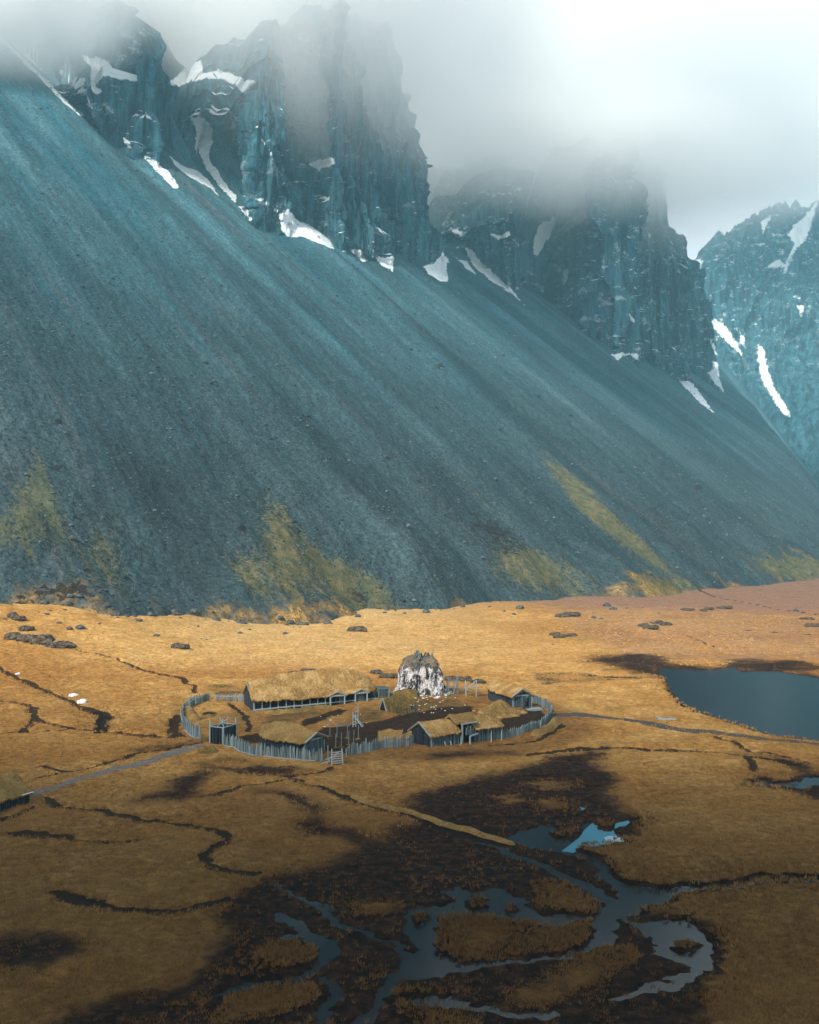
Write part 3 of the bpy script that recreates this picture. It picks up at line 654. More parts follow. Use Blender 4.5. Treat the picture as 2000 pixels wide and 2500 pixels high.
moss = .66 * blob(200, 1330, 170, 110, .9) + .50 * blob(100, 1150, 60, 130, .0) + .5 * blob(20, 1290, 70, 110) + .75 * blob(690, 1330, 50, 170, -.35) + 1.25 * blob(870, 1440, 150, 60, .6) + 1.1 * blob(1290, 1390, 130, 60, .3) + .8 * blob(1560, 1330, 230, 28, .72) + .95 * blob(1420, 1210, 150, 30, .85) + 1.0 * blob(1640, 1440, 120, 20, .2) + 1.1 * blob(1960, 1390, 150, 40, .1) + .8 * blob(620, 1400, 120, 50, .8) + .5 * blob(1150, 1180, 140, 60, .8) + .6 * blob(1440, 1470, 80, 30) + .5 * blob(1860, 1270, 120, 30, .7)
heath = .55 * blob(260, 1250, 30, 120, -.4) + .75 * blob(180, 1440, 150, 40) + .6 * blob(60, 1480, 90, 25) + .65 * blob(880, 1460, 90, 40, .5) + .5 * blob(1250, 1320, 120, 50, .6) + .55 * blob(1550, 1000, 160, 30, .85) + .55 * blob(1690, 1110, 100, 12, .75) + .4 * blob(1140, 1270, 200, 60, .7)
for q in ((143, 1030), (142, 1140), (590, 1290), (1076, 895), (1706, 1190)): heath = np.maximum(heath, 1.5 * np.exp(-(((pxs - q[0]) / 11) ** 2 + ((pys - q[1]) / 8) ** 2)))
smask = np.stack([np.clip(moss, 0, 1), np.clip(heath, 0, 1), rockm, np.ones_like(moss)], -1)
sn = snow_attr(mxx, myy, mz, snow_scree)
sn = np.where(rockm > .5, np.maximum(sn, -9 + 26 * (fbm2(mxx / 50, myy / 50, 3, 53) - .36)), sn)
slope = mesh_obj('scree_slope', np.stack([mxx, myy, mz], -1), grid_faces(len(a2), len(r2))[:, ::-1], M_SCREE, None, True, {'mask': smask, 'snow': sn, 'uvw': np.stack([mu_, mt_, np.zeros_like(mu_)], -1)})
tag(slope, 'vast grey blue scree slope falling to the plain', 'slope', kind='structure')

# loose rubble on the scree
def rubble():
    g = np.random.RandomState(77); N = 42000
    px = g.uniform(-60, 2060, N); fr_ = g.rand(N) ** .8; dd = 255 * (1500 / 255.0) ** fr_
    ang = np.arctan((px - 1000) / F); x = dd * np.sin(ang); y = dd * np.cos(ang); t, u = scree_t(x, y)
    dens = fbm2(u / 14.0, t / 140.0, 3, 65) * .6 + fbm2(x / 30., y / 30., 3, 66) * .4
    k = (t > -8) & (t < np.interp(u, cu, ct) - 6) & (g.rand(N) < sstep(.42, .66, dens) + .12)
    x, y, dd = x[k], y[k], dd[k]; n = len(x); z = scree_h(x, y)
    ico = np.array([(0, 0, 1)] + [(math.cos(a) * .9, math.sin(a) * .9, .35) for a in np.arange(5) * 1.2566] + [(math.cos(a) * .95, math.sin(a) * .95, -.4) for a in np.arange(5) * 1.2566 + .628])
    fc = np.array([(0, 1 + i, 1 + (i + 1) % 5) for i in range(5)] + [(1 + i, 6 + i, 1 + (i + 1) % 5) for i in range(5)] + [(6 + i, 6 + (i + 1) % 5, 1 + (i + 1) % 5) for i in range(5)])
    sz = (.28 + .00075 * dd) * (.6 + g.exponential(.55, n)); sz = np.clip(sz * .5, .14, 1.3)
    V = ico[None] * (1 + .35 * (g.rand(n, 11, 1) - .5)) * np.stack([sz * g.uniform(.7, 1.4, n), sz * g.uniform(.7, 1.4, n), sz * .75], -1)[:, None]
    V = V + np.stack([x, y, z + sz * .15], -1)[:, None]
    FC = (fc[None] + (np.arange(n) * 11)[:, None, None]).reshape(-1, 3)
    m = Mat('rubble_mat', .9, .15); m.color(m.mix(m.val('tone'), (0.018, 0.028, 0.033), (0.115, 0.155, 0.168)))
    o = mesh_obj('rubble', V.reshape(-1, 3), FC, m.m, None, False, {'tone': np.repeat(g.rand(n) ** 1.3, 11)})
    tag(o, 'loose stones lying all over the scree', 'rubble', kind='stuff')
rubble()
# cliff towers
def cliff(name, pts, label, seed, nu=360, nv=220, fleck=0.0, batter=.16, flute=1.0, snowline=.62, polys=(), back=160.0):
    B = []
    for q in pts:
        h = on_scree(q[0], q[1])
        if h is None: continue
        d = ray(q[0], q[2]); k = math.hypot(h[0], h[1]) / math.hypot(d[0], d[1])
        B.append((h[0], h[1], h[2], CAMZ + d[2] * k))
    B = np.array(B)
    e0 = B[0].copy(); e0[:2] += nA * back; e0[2] += 40; e1 = B[-1].copy(); e1[:2] += nA * back; e1[2] += 40; e0[3] = max(e0[3], e0[2] + 20); e1[3] = max(e1[3] , e1[2] + 20)
    B = np.vstack([e0, B, e1])
    s = np.concatenate([[0], np.cumsum(np.hypot(*np.diff(B[:, :2], axis=0).T))])
    q = np.linspace(0, s[-1], nu)
    X, Y, ZB, ZT = (np.interp(q, s, B[:, i]) for i in range(4))
    ks = max(1.0, float(np.hypot(B[:, 0], B[:, 1]).mean()) / 800.0)
    k = np.hanning(13); k /= k.sum()
    sm = lambda a: np.convolve(np.pad(a, 6, mode='edge'), k, 'valid')
    X, Y, ZB = sm(X), sm(Y), sm(ZB)
    ZT = ZT + 30 * ks * (fbm2(q / 20.0 / ks, np.full(nu, seed * 3.3), 4, seed, .6) - .5) * np.clip((ZT - ZB) / 120, .15, 1)
    tx, ty = sm(np.gradient(X)), sm(np.gradient(Y)); l = np.hypot(tx, ty) + 1e-9
    ox, oy = ty / l, -tx / l                                   # outward: to the right of travel left -> right
    v = np.linspace(0, 1, nv)[:, None]
    z = (ZB - 45)[None] + (ZT - ZB + 45)[None] * v
    Hh = (ZT - ZB)[None]
    qq = np.broadcast_to(q[None], z.shape) / ks; zz = z / ks; o0 = np.zeros_like(z)
    fl = ridged(fbm2(qq / 30.0 + zz / 260.0, zz / 260.0, 3, seed + 1)) * 26 + ridged(fbm2(qq / 9.0, zz / 100.0, 3, seed + 2, .6)) * 12 + (fbm2(qq / 2.4, zz / 22.0, 2, seed + 9) - .5) * 6.0
    for wd_, am, sd in ((15.0, 13.0, 1), (5.5, 6.5, 2), (2.1, 2.6, 3)):
        cc = qq / wd_ + 1.3 * fbm2(qq / 40.0, zz / (11 * wd_), 2, seed + 20 + sd); ci = np.floor(cc).astype(np.int64)
        ht = np.floor(zz / (wd_ * 7) + 5 * RVAL[(ci * 37 + sd * 91) % 512] + .25 * fbm2(qq / 6, zz / 6, 2, seed)).astype(np.int64)
        fl = fl + am * (RVAL[(ci * 131 + ht * 17 + sd * 57 + seed) % 512] - .5) * .75 + am * .5 * (RVAL[(ci * 53 + sd * 29 + seed) % 512] - .5)
    fl = fl + (fbm3(qq / 60.0, zz / 55.0, o0, 4, seed + 3) - .5) * 40 + (fbm3(qq / 4.0, zz / 13.0, o0, 3, seed + 4) - .5) * 8
    brk = sstep(.48, .58, fbm2(qq / 26.0 + 5, zz / 70.0, 3, seed + 7)) * 8
    off = -batter * np.maximum(z - ZB[None], 0) + flute * (fl + brk) * ks * np.clip(Hh / 80 / ks, .2, 1) - 34 * flute * ks
    x = X[None] + ox[None] * off; y = Y[None] + oy[None] * off
    # crest running back into the mountain
    nr = 26; r = np.linspace(0, 1, nr + 1)[1:, None]
    xr = x[-1][None] + nA[0] * back * r; yr = y[-1][None] + nA[1] * back * r
    zr = z[-1][None] - 30 * r + 50 * ks * (fbm2(xr / 35.0 / ks, yr / 35.0 / ks, 4, seed + 6) - .5) * sstep(0, .15, r) - 260 * sstep(.5, 1, r)
    V = np.stack([np.vstack([x, xr]), np.vstack([y, yr]), np.vstack([z, zr])], -1).reshape(-1, 3)
    sl = np.full(len(V), snowline)
    o = mesh_obj(name, V, grid_faces(nu, nv + nr), M_CLIFF, None, False, {'snow': snow_attr(V[:, 0], V[:, 1], V[:, 2], polys), 'snowline': sl, 'fleck': np.full(len(V), fleck)})
    return tag(o, label, 'cliff', kind='structure')
cliff('cliff', [(-160,-80,-150),(-60,20,-90),(0,66,-50),(100,165,-10),(200,250,5),(260,290,0),(290,320,20),(312,340,60),(330,355,200)], 'faded jagged crags at the top left under cloud', 100, fleck=.35, polys=snow_cliff)
cliff('cliff', [(243,290,270),(258,300,240),(284,325,205),(310,350,170),(330,372,128),(345,388,108),(360,392,104),(380,385,160),(400,384,222),(417,388,262),(432,392,268),(448,400,276),(462,404,340),(474,408,400)], 'dark pointed rock pinnacle beside the snow gully', 200, nu=420, nv=260, polys=snow_cliff)
cliff('cliff', [(534,345,270),(545,390,240),(565,445,236),(584,485,232),(600,520,215),(623,545,160),(672,556,80),(704,545,40),(771,560,0),(817,603,-20),(849,610,-30),(916,628,-20),(1000,632,20),(1040,640,120),(1055,644,260),(1064,645,430)], 'huge fluted rock buttress rising into the cloud', 300, nu=760, nv=320, fleck=.18, polys=snow_cliff)
cliff('cliff', [(1070,545,450),(1087,555,420),(1120,575,400),(1151,595,390),(1197,655,400),(1243,707,420),(1275,722,440),(1290,727,480),(1301,727,560)], 'smaller rock buttress with snow ledges behind the snow field', 400, nu=420, fleck=.55, polys=snow_cliff)
cliff('cliff', [(1290,600,470),(1310,650,440),(1348,707,400),(1390,760,370),(1429,800,350),(1493,862,350),(1562,862,365),(1600,885,405),(1638,904,455),(1670,920,520),(1696,930,600),(1715,920,680),(1742,890,800)], 'broad rock peak flecked with snow under the cloud', 500, nu=620, nv=300, fleck=.45, batter=.09, snowline=.56, polys=snow_cliff)

# far mountain beyond the slope on the right
def far_mountain():
    ridge = [(1560,760),(1640,690),(1687,640),(1720,600),(1759,566),(1790,560),(1823,532),(1860,512),(1893,497),(1930,486),(1962,474),(1985,500),(2000,486),(2060,440),(2150,400),(2300,380)]
    D0, D1 = 2250.0, 1200.0
    nu, nv = 420, 320
    u = np.linspace(0, 1, nu); rx = np.array([p[0] for p in ridge], float); ry = np.array([p[1] for p in ridge], float)
    px = np.interp(u, np.linspace(0, 1, len(ridge)), rx); py = np.interp(u, np.linspace(0, 1, len(ridge)), ry)
    X = (px - 1000) / F * D0; Z = CAMZ + (HOR - py) / F * D0 + 34 * (fbm2(u * 60, u * 0, 4, 601) - .5)
    v = np.linspace(0, 1, nv)[:, None]
    D = D0 + (D1 - D0) * v ** .9 * .8
    x0 = np.broadcast_to(X[None], (nv, nu)) - 60 * v
    prof = 1 - (1 - np.exp(-3.2 * v ** 1.1)) / (1 - math.exp(-3.2))
    z = (Z[None] + 40) * prof - 40
    gul = ridged(fbm2(x0 / 130.0 + v * .6, v * 3.0, 3, 602)); amp = 115 * sstep(0, .25, v) * (1 - .7 * v)
    z = z + (gul - .6) * amp * .8 + (fbm2(x0 / 24.0, D / 40.0, 4, 603) - .5) * 48 * sstep(0.0, .1, v) * (1 - .8 * sstep(.25, .6, v))
    y = D + (fbm2(x0 / 60., v * 20., 3, 604) - .5) * 120 * (1 - v)
    xx = x0 * (D / D0) ** .25
    V = np.stack([xx, y, z], -1).reshape(-1, 3)
    sl = np.broadcast_to(.62 + .5 * sstep(.14, .5, v), (nv, nu)).ravel()
    o = mesh_obj('mountain', V, grid_faces(nu, nv), M_CLIFF, None, True, {'snow': snow_attr(V[:, 0], V[:, 1], V[:, 2], snow_far), 'snowline': sl + .25, 'fleck': np.broadcast_to(.75 * sstep(.35, .05, v), (nv, nu)).ravel()})
    tag(o, 'hazy blue mountain with snow gullies at the far right', 'mountain', kind='structure')
far_mountain()
# ------------------------------------------------------------------ village helpers
def zpix(xy, py):
    """height that the picture row py has above the point xy"""
    v = (1250.0 - py) / F; cp, sp_ = math.cos(PITCH), math.sin(PITCH)
    return CAMZ + xy[1] * (v * cp + sp_) / (cp - v * sp_)
def P(px, py): return on_plain(px, py)
class Frame:
    """local frame of a building: x along its front wall, y back from it"""
    def __init__(s, A, B, z=None):
        s.A = np.array(A); d = np.array(B) - s.A; s.L = float(np.hypot(*d)); s.ux = d / s.L; s.uy = np.array([-s.ux[1], s.ux[0]])
        m = s.A + d / 2; s.z = gfull(*m) if z is None else z; s.rz = math.atan2(s.ux[1], s.ux[0])
    def world(s, x, y): return s.A + s.ux * x + s.uy * y
    def root(s, name, label, cat, group=None): return tag(empty(name, (s.A[0], s.A[1], s.z), s.rz), label, cat, group)
def roof_mesh(name, mat, parent, L_, W_, eave, ridge, wid=lambda a: 1.0, ov=(.35, .35), ovy=.45, p=1.0, th=.30, nu=90, nb=31, seed=0, rough=.16, hip=None):
    a = np.linspace(0, 1, nu); b = np.linspace(-1, 1, nb)
    A_, B_ = np.meshgrid(a, b, indexing='ij')
    x = -ov[0] + A_ * (L_ + ov[0] + ov[1])
    rg = np.array([ridge(t) for t in a])[:, None]; ea = np.array([eave(t) for t in a])[:, None]; wf = np.array([wid(t) for t in a])[:, None]
    hw = (W_ / 2 + ovy)
    y = W_ / 2 + B_ * hw * wf
    z = rg - (rg - ea) * np.abs(B_) ** p
    n1 = fbm2(x * 1.1 + seed, y * 1.1, 3, 70 + seed) - .5; n2 = fbm2(x * 4 + seed, y * 4, 2, 75 + seed) - .5
    edge = np.abs(B_) > .97
    z = z + n1 * rough * 2.0 + n2 * rough - edge * (fbm2(x * 5, y * 0, 2, 77 + seed) - .3) * .35
    y = y + edge * np.sign(B_) * (fbm2(x * 6, y * 0 + 3, 2, 78 + seed) - .5) * .3
    ends = (A_ < .004) | (A_ > .996); x = x + ends * (fbm2(y * 4, x * 0, 2, 79) - .5) * .25
    if hip: x, y, z = hip(x, y, z, A_, B_)
    zb = z - th * (1 - .25 * np.abs(B_))
    V = np.concatenate([np.stack([x, y, z], -1), np.stack([x, y, zb], -1)[:, ::-1]], 1)
    n = 2 * nb; fc = [tuple(q) for q in grid_faces(n, nu, True)]
    for e, flip in ((0, False), (nu - 1, True)):
        for i in range(nb - 1):
            q = (e * n + i, e * n + i + 1, e * n + n - 2 - i, e * n + n - 1 - i); fc.append(q if flip else q[::-1])
    return mesh_obj(name, V.reshape(-1, 3), fc, mat, parent, True)
def boards(mb, p, q, h0, h1, wdt=.22, low=-.5, th=.07, gap=.0, jit=.06, skip=None):
    """upright boards along the line p-q; h0, h1 may be a function of 0..1"""
    p, q = np.array(p, float), np.array(q, float); l = np.hypot(*(q - p)); n = max(1, int(l / wdt)); d = (q - p) / l; nrm = np.array([d[1], -d[0]])
    for i in range(n):
        t = (i + .5) / n
        if skip and skip(t): continue
        h = h0(t) if callable(h0) else h0 + (h1 - h0) * t
        c = p + d * (t * l) + nrm * random.uniform(-.02, .03)
        wl = l / n * (1 - gap) * random.uniform(.82, 1.0)
        mb.bar((c[0], c[1], low), (c[0] + random.uniform(-.02, .02), c[1], h + random.uniform(-jit, jit)), wl, th, tone=random.random(), up=(d[0], d[1], 0))
def fix_bar_orientation(): pass
def gable(mb, x, W_, wall_h, ridge_h, y0=0, skip=None):
    boards(mb, (x, y0), (x, y0 + W_), lambda t: wall_h + (ridge_h - wall_h) * (1 - abs(2 * t - 1)) - .12, 0, jit=.03, skip=skip)

# ------------------------------------------------------------------ longhouse
def longhouse():
    A, B = P(617, 1736), P(921, 1708); fr = Frame(A, B); zA, zB = gfull(*A), gfull(*B)
    Wd = 8.0; fr.z = min(zA, zB); L_ = fr.L
    r = fr.root('longhouse', 'long thatched longhouse with a curved ridge and a row of posts along its front', 'longhouse')
    gz_ = lambda t: (zA + (zB - zA) * t) - fr.z
    fe = [(0, 1712), (.3, 1708), (.55, 1702), (.8, 1693), (1, 1687)]
    fr_pts = [(0, 1667), (.1, 1656), (.25, 1646), (.42, 1639), (.6, 1634), (.75, 1631.5), (.88, 1636), (.95, 1646), (1, 1660)]
    def fe_z(t): return zpix(fr.world(t * L_, -.4), np.interp(t, *zip(*fe))) - fr.z
    def rg_z(t): return zpix(fr.world(t * L_, Wd / 2), np.interp(t, *zip(*fr_pts))) - fr.z
    roof_mesh('roof', M_THATCH, r, L_, Wd, lambda t: fe_z(t) + .15, rg_z, wid=lambda t: 1 - .35 * max(0, (t - .88) / .12) ** 2, ov=(.25, .2), ovy=.5, nu=220, nb=61, seed=1, rough=.22)
    wl = MB()
    boards(wl, (.2, .55), (L_ * .58, .55), 1.0, 1.0, low=-.4, th=.1); wl.build('low_wall', M_DARKWOOD, r); wl = MB()
    boards(wl, (.2, 1.3), (L_, 1.3), lambda t: fe_z(t) + .45, 0, low=-.4); wl.build('wall', M_DARKWOOD, r); wl = MB()
    boards(wl, (L_ * .58, .35), (L_ * .682, .35), lambda t: fe_z(.58 + .1 * t) - .1, 0, low=-.4); wl.build('wall', M_DARKWOOD, r); wl = MB(); boards(wl, (L_ * .748, .35), (L_ - .1, .35), lambda t: fe_z(.748 + .25 * t) - .1, 0, low=-.4); wl.build('wall', M_DARKWOOD, r); wl = MB()
    boards(wl, (.2, Wd - .4), (L_, Wd - .4), lambda t: fe_z(t) - .1, 0, low=-.4); wl.build('wall', M_DARKWOOD, r); wl = MB()
    gable(wl, .1, Wd - .5, fe_z(0) - .05, rg_z(0) - .15, .3); wl.build('gable', M_DARKWOOD, r); wl = MB(); gable(wl, L_ - .3, Wd - 1.2, fe_z(1) - .1, rg_z(.98) - .4, .8)
    wl.build('gable', M_DARKWOOD, r)
    n = 10
    for i in range(n):
        x = .25 + i * (L_ * .575 - .25) / (n - 1); t = x / L_
        p = MB(); p.bar((x, .12, gz_(t) - .5), (x, .12, fe_z(t) - .08), .17, .17, tone=.8); p.build('post', M_TRIM, r)
    b = MB()
    for a0, a1 in ((0, .3), (.3, .58)): b.bar((L_ * a0 + .1, .1, gz_(a0) + .12), (L_ * a1, .1, gz_(a1) + .12), .16, .22, tone=.85)
    b.bar((L_ * .58, .2, gz_(.58) + .08), (L_, .2, gz_(1) + .08), .16, .16, tone=.7)
    b.build('sill', M_TRIM, r)
    for t0, wd_, dark in ((.665, 2.6, True), (.86, 2.2, False)):
        x = L_ * t0; g = gz_(t0); hgt = fe_z(t0) - .05
        pm = MB()
        for s_ in (-1, 1): pm.bar((x + s_ * wd_ / 2, -.5, g - .4), (x + s_ * wd_ / 2, -.5, hgt), .2, .2, tone=.9)
        pm.bar((x - wd_ / 2 - .2, -.5, hgt), (x + wd_ / 2 + .2, -.5, hgt), .18, .18, tone=.8)
        for s_ in (-1, 1): pm.bar((x + s_ * (wd_ / 2 + .4), -.62, hgt + .02), (x, -.62, hgt + .72), .18, .12, tone=.85)
        por = pm.build('porch', M_TRIM, r)
        pr = roof_mesh('porch_roof', M_THATCH, por, 1, 1, lambda t: 0, lambda t: .75, nu=2, nb=3) if False else None
        rm = MB()
        for s_ in (-1, 1):
            rm.add([(x, -.6, hgt + .85), (x + s_ * (wd_ / 2 + .5), -.6, hgt + .1), (x + s_ * (wd_ / 2 + .5), 1.6, hgt + .5), (x, 2.4, hgt + .95),
                    (x, -.6, hgt + .68), (x + s_ * (wd_ / 2 + .5), -.6, hgt - .06), (x + s_ * (wd_ / 2 + .5), 1.6, hgt + .3), (x, 2.4, hgt + .7)],
                   [(0, 1, 2, 3), (7, 6, 5, 4), (0, 4, 5, 1), (1, 5, 6, 2), (2, 6, 7, 3)], .5)
        rm.build('porch_roof', M_THATCH, por)
        d = MB()
        if dark:
            d.add([(x - .9, .42, g), (x + .4, .42, g), (x + .4, .42, hgt - .2), (x - .9, .42, hgt - .2)], [(0, 1, 2, 3)], 0); d.build('doorway_shade', M_SHADE_SHEET, r)
            d2 = MB(); boards(d2, (x + .45, .1), (x + 1.15, .1), hgt - .25, hgt - .25, low=g - .1); d2.build('door', M_WOOD, r)
        else:
            boards(d, (x - wd_ / 2 + .2, -.1), (x + wd_ / 2 - .2, -.1), hgt - .15, hgt - .15, low=g - .1); d.build('door', M_WOOD, r)
    g = gz_(0); tr = MB()
    tr.bar((-.05, .0, fe_z(0) - .1), (-.15, Wd / 2, rg_z(0) + .1), .2, .12, tone=.5); tr.bar((-.05, Wd, fe_z(0) - .1), (-.15, Wd / 2, rg_z(0) + .1), .2, .12, tone=.5)
    tr.build('bargeboard', M_WOOD, r)
    # box shed at the right end
    s0 = fr.world(L_ + .15, .6); an = MB(); e = fe_z(1) + .25
    boards(an, (L_ + .2, .2), (L_ + 2.3, .2), e, e - .05, low=-.4); boards(an, (L_ + 2.3, .2), (L_ + 2.3, 2.6), e - .05, e - .05, low=-.4); boards(an, (L_ + .2, 2.6), (L_ + 2.3, 2.6), e, e, low=-.4)
    an.bar((L_ + .1, .1, e + .02), (L_ + 2.4, .1, e), .14, .14, tone=.9); an.bar((L_ + 2.3, .1, -.3), (L_ + 2.3, .1, e), .15, .15, tone=.9)
    an.add([(L_ + .1, 0, e + .1), (L_ + 2.45, 0, e + .05), (L_ + 2.45, 2.8, e + .1), (L_ + .1, 2.8, e + .15)], [(0, 1, 2, 3)], .1)
    an.build('annex', M_WOOD, r)
longhouse()

# ------------------------------------------------------------------ small boat-shaped hut behind the front palisade
def gabled_hut(name, label, A, B, Wd, eave, ridge, wid, mat, end, ov=(.3, .45), p=.92, seed=0, wood=None, trim=True, door=None, cat='hut', beam=True):
    """end: 'right' or 'left' = which end shows an open gable"""
    wood = wood or M_WOOD
    fr = Frame(A, B); r = fr.root(name, label, cat); L_ = fr.L; fr.z = fr.z
    roof_mesh('roof', mat, r, L_, Wd, eave, ridge, wid, ov, .4, p, seed=seed)
    wl = MB(); inset = lambda t: (1 - wid(t)) * Wd / 2
    n = 10
    for side_ in (0, 1):
        wl = MB()
        for i in range(n):
            t0, t1 = i / n, (i + 1) / n; yy = (lambda t: Wd - inset(t)) if side_ else inset
            boards(wl, (L_ * t0, yy(t0)), (L_ * t1, yy(t1)), eave((t0 + t1) / 2) + .12, eave((t0 + t1) / 2) + .12)
        wl.build('wall', M_DARKWOOD if wood is M_WOOD else wood, r)  # side walls get the darker wood to paint in the eave shadow
    for side, x, t in (('left', .05, 0.0), ('right', L_ - .05, 1.0)):
        g = MB(); w2 = Wd * wid(t); y0 = (Wd - w2) / 2
        if w2 < .6: continue
        gable(g, x, w2, eave(t) + .1, ridge(t) - .1, y0); gb = g.build('gable', M_WOOD, r)
        if side == end and trim:
            tr = MB(); xo = L_ + ov[1] + .02 if side == 'right' else -ov[0] - .02
            for s_ in (y0 - .4, y0 + w2 + .4): tr.bar((xo, s_, eave(t) + .02), (xo, Wd / 2, ridge(t) + .12), .2, .1, tone=.85)
            tr.build('bargeboard', M_TRIM, r)
            xf = L_ + .02 if side == 'right' else -.02
            if beam:
                bm = MB(); bm.bar((xf, y0, eave(t) + .05), (xf, y0 + w2, eave(t) + .05), .12, .2, tone=.6)
                for s_ in (y0 + .05, y0 + w2 - .05): bm.bar((xf, s_, -.4), (xf, s_, eave(t)), .16, .16, tone=.5)
                bm.build('frame', M_TRIM, r)
            if door:
                dm = MB(); xd = xf + (.04 if side == 'right' else -.04); y1 = y0 + w2 * door[0]
                dm.add([(xd, y1, 0), (xd, y1 + door[1], 0), (xd, y1 + door[1], door[2]), (xd, y1, door[2])], [(0, 1, 2, 3), (3, 2, 1, 0)][:1], 0); dm.build('doorway_shade', M_SHADE_SHEET, r)
    return fr, r
A, B = P(743, 1850), P(791, 1836)
gd = (np.array(B) - A); gw = float(np.hypot(*gd)); gd /= gw; ax = np.array([-gd[1], gd[0]])
fr, r = gabled_hut('thatched_hut', 'boat-shaped hut with a bulging straw roof right behind the front palisade', A + ax * 9.2, A, gw,
    lambda t: 2.0 - .1 * (1 - t), lambda t: 2.35 + 1.75 * math.sin(math.pi * (.12 + .72 * t)) ** .9 - .35 * t, lambda t: (1 - .72 * max(0, 1 - t / .5) ** 2.0) * (1 + .12 * math.sin(math.pi * t)), M_THATCH2, 'right', seed=3)

# right-hand hut
A, B = P(1252, 1731), P(1291, 1728.5)
gd = (np.array(B) - A); gw = float(np.hypot(*gd)); gd /= gw; ax = np.array([-gd[1], gd[0]])
gabled_hut('thatched_hut', 'thatched hut with a dark plank gable at the back right beside a wood pile', A + ax * 11.0, A, gw + .6, lambda t: 1.95 + .1 * (1 - t), lambda t: 2.9 + 1.0 * math.sin(math.pi * (.15 + .6 * t)) - .35 * t, lambda t: 1 - .55 * max(0, 1 - t / .35) ** 2, M_THATCH, 'right', seed=5, door=(.62, .8, 1.55))

# lone hut cut by the left edge of the picture
B, A = P(71, 1963), P(0, 1984); dd = (np.array(A) - B); dd /= np.hypot(*dd)
fr, r = gabled_hut('thatched_hut', 'lone turf-roofed hut at the left edge beside the gravel path', B + dd * 11, B, 5.0, lambda t: 1.35, lambda t: 3.15, lambda t: 1.0, M_THATCH2, 'right', seed=9, ov=(.3, .25), wood=M_DARKWOOD, trim=False)
sb = MB(); sb.bar((9.6, -.50, 1.30), (11.2, -.50, 1.30), .06, .08, tone=.9); sb.build('snow_rim', M_SNOW, r)

# gatehouse with a raised roof over the passage
def gatehouse():
    A, B = P(1051, 1828), P(1225, 1801); fr = Frame(A, B); L_ = fr.L; Wd = 4.6
    r = fr.root('gatehouse', 'long plank gatehouse with a raised straw roof over its open gateway', 'gatehouse')
    g0, g1 = (1123 - 1051) / 174 * L_, (1157 - 1051) / 174 * L_
    eave = lambda t: 1.85; ridge = lambda t: 3.35
    def part(x0, x1, ov, sd):
        o = roof_mesh('roof', M_THATCH, r, x1 - x0, Wd, eave, ridge, ov=ov, nu=60, seed=sd); o.location.x = x0
    part(0, g0 - .1, (.3, .05), 11); part(g1, L_, (.0, .2), 13)
    o = roof_mesh('raised_roof', M_THATCH2, r, g1 - g0 + .1, Wd * .62, lambda t: 3.0, lambda t: 4.0, ov=(.9, .35), ovy=.3, nu=40, seed=15, th=.45); o.location = (g0, .2, 0)
    wl = MB(); boards(wl, (0, 0), (g0 - .3, 0), 1.95, 1.95, jit=.22, wdt=.27); wl.build('wall', M_WOOD, r); wl = MB(); boards(wl, (g1, 0), (L_, 0), 1.95, 1.95, jit=.25, wdt=.27); wl.build('wall', M_WOOD, r); wl = MB()
    boards(wl, (0, Wd), (g0, Wd), 1.9, 1.9); wl.build('wall', M_WOOD, r); wl = MB(); boards(wl, (g1, Wd), (L_, Wd), 1.9, 1.9); wl.build('wall', M_WOOD, r)
    for x in (.03, L_ - .03, g0 - .25, g1 + .05):
        gb = MB(); gable(gb, x, Wd, 1.9, 3.2); gb.build('gable', M_DARKWOOD, r)
    tr = MB()
    for y in (-.45, Wd + .45): tr.bar((-.34, y, 1.72), (-.34, Wd / 2, 3.45), .16, .1, tone=.6)
    tr.build('bargeboard', M_TRIM, r)
    gt = MB(); gt.bar((g0, -.35, -.5), (g0, -.35, 2.85), .2, .2, tone=.6); gt.bar((g0 + .9, -1.0, -.9), (g0 + .9, -1.0, 1.1), .18, .18, tone=.9); gt.bar((g0 + .9, -1.0, 1.1), (g1 + .1, -.6, 1.25), .18, .18, tone=.9)
    gt.bar((g0 - .2, -.4, 2.86), (g1 + .2, -.4, 2.9), .16, .16, tone=.9); gt.build('gate_frame', M_TRIM, r)
    bl = MB(); boards(bl, (g0 + .5, -.45), (g1 - .5, -.45), 2.3, 2.25, low=1.2, jit=.3, wdt=.26); bl.build('parapet', M_WOOD, r)
    v = MB(); v.add([(g0 - .05, 1.0, -.3), (g1 + .02, 1.0, -.3), (g1 + .02, 1.0, 2.9), (g0 - .05, 1.0, 2.9)], [(0, 1, 2, 3)], 0); v.build('gateway', M_SHADE_SHEET, r)  # dark sheet painting the shade inside the passage
    for x, dx, zt in ((g0 - .9, .9, 1.3), (g1 + 2.2, .9, 1.3), (g1 + 4.2, .9, 1.3), (2.2, .2, .7), (3.2, .2, .7)):
        br = MB(); br.bar((x, -1.1, -.4), (x + dx, -.1, zt), .11, .11, tone=.85); br.build('brace', M_TRIM, r)
gatehouse()

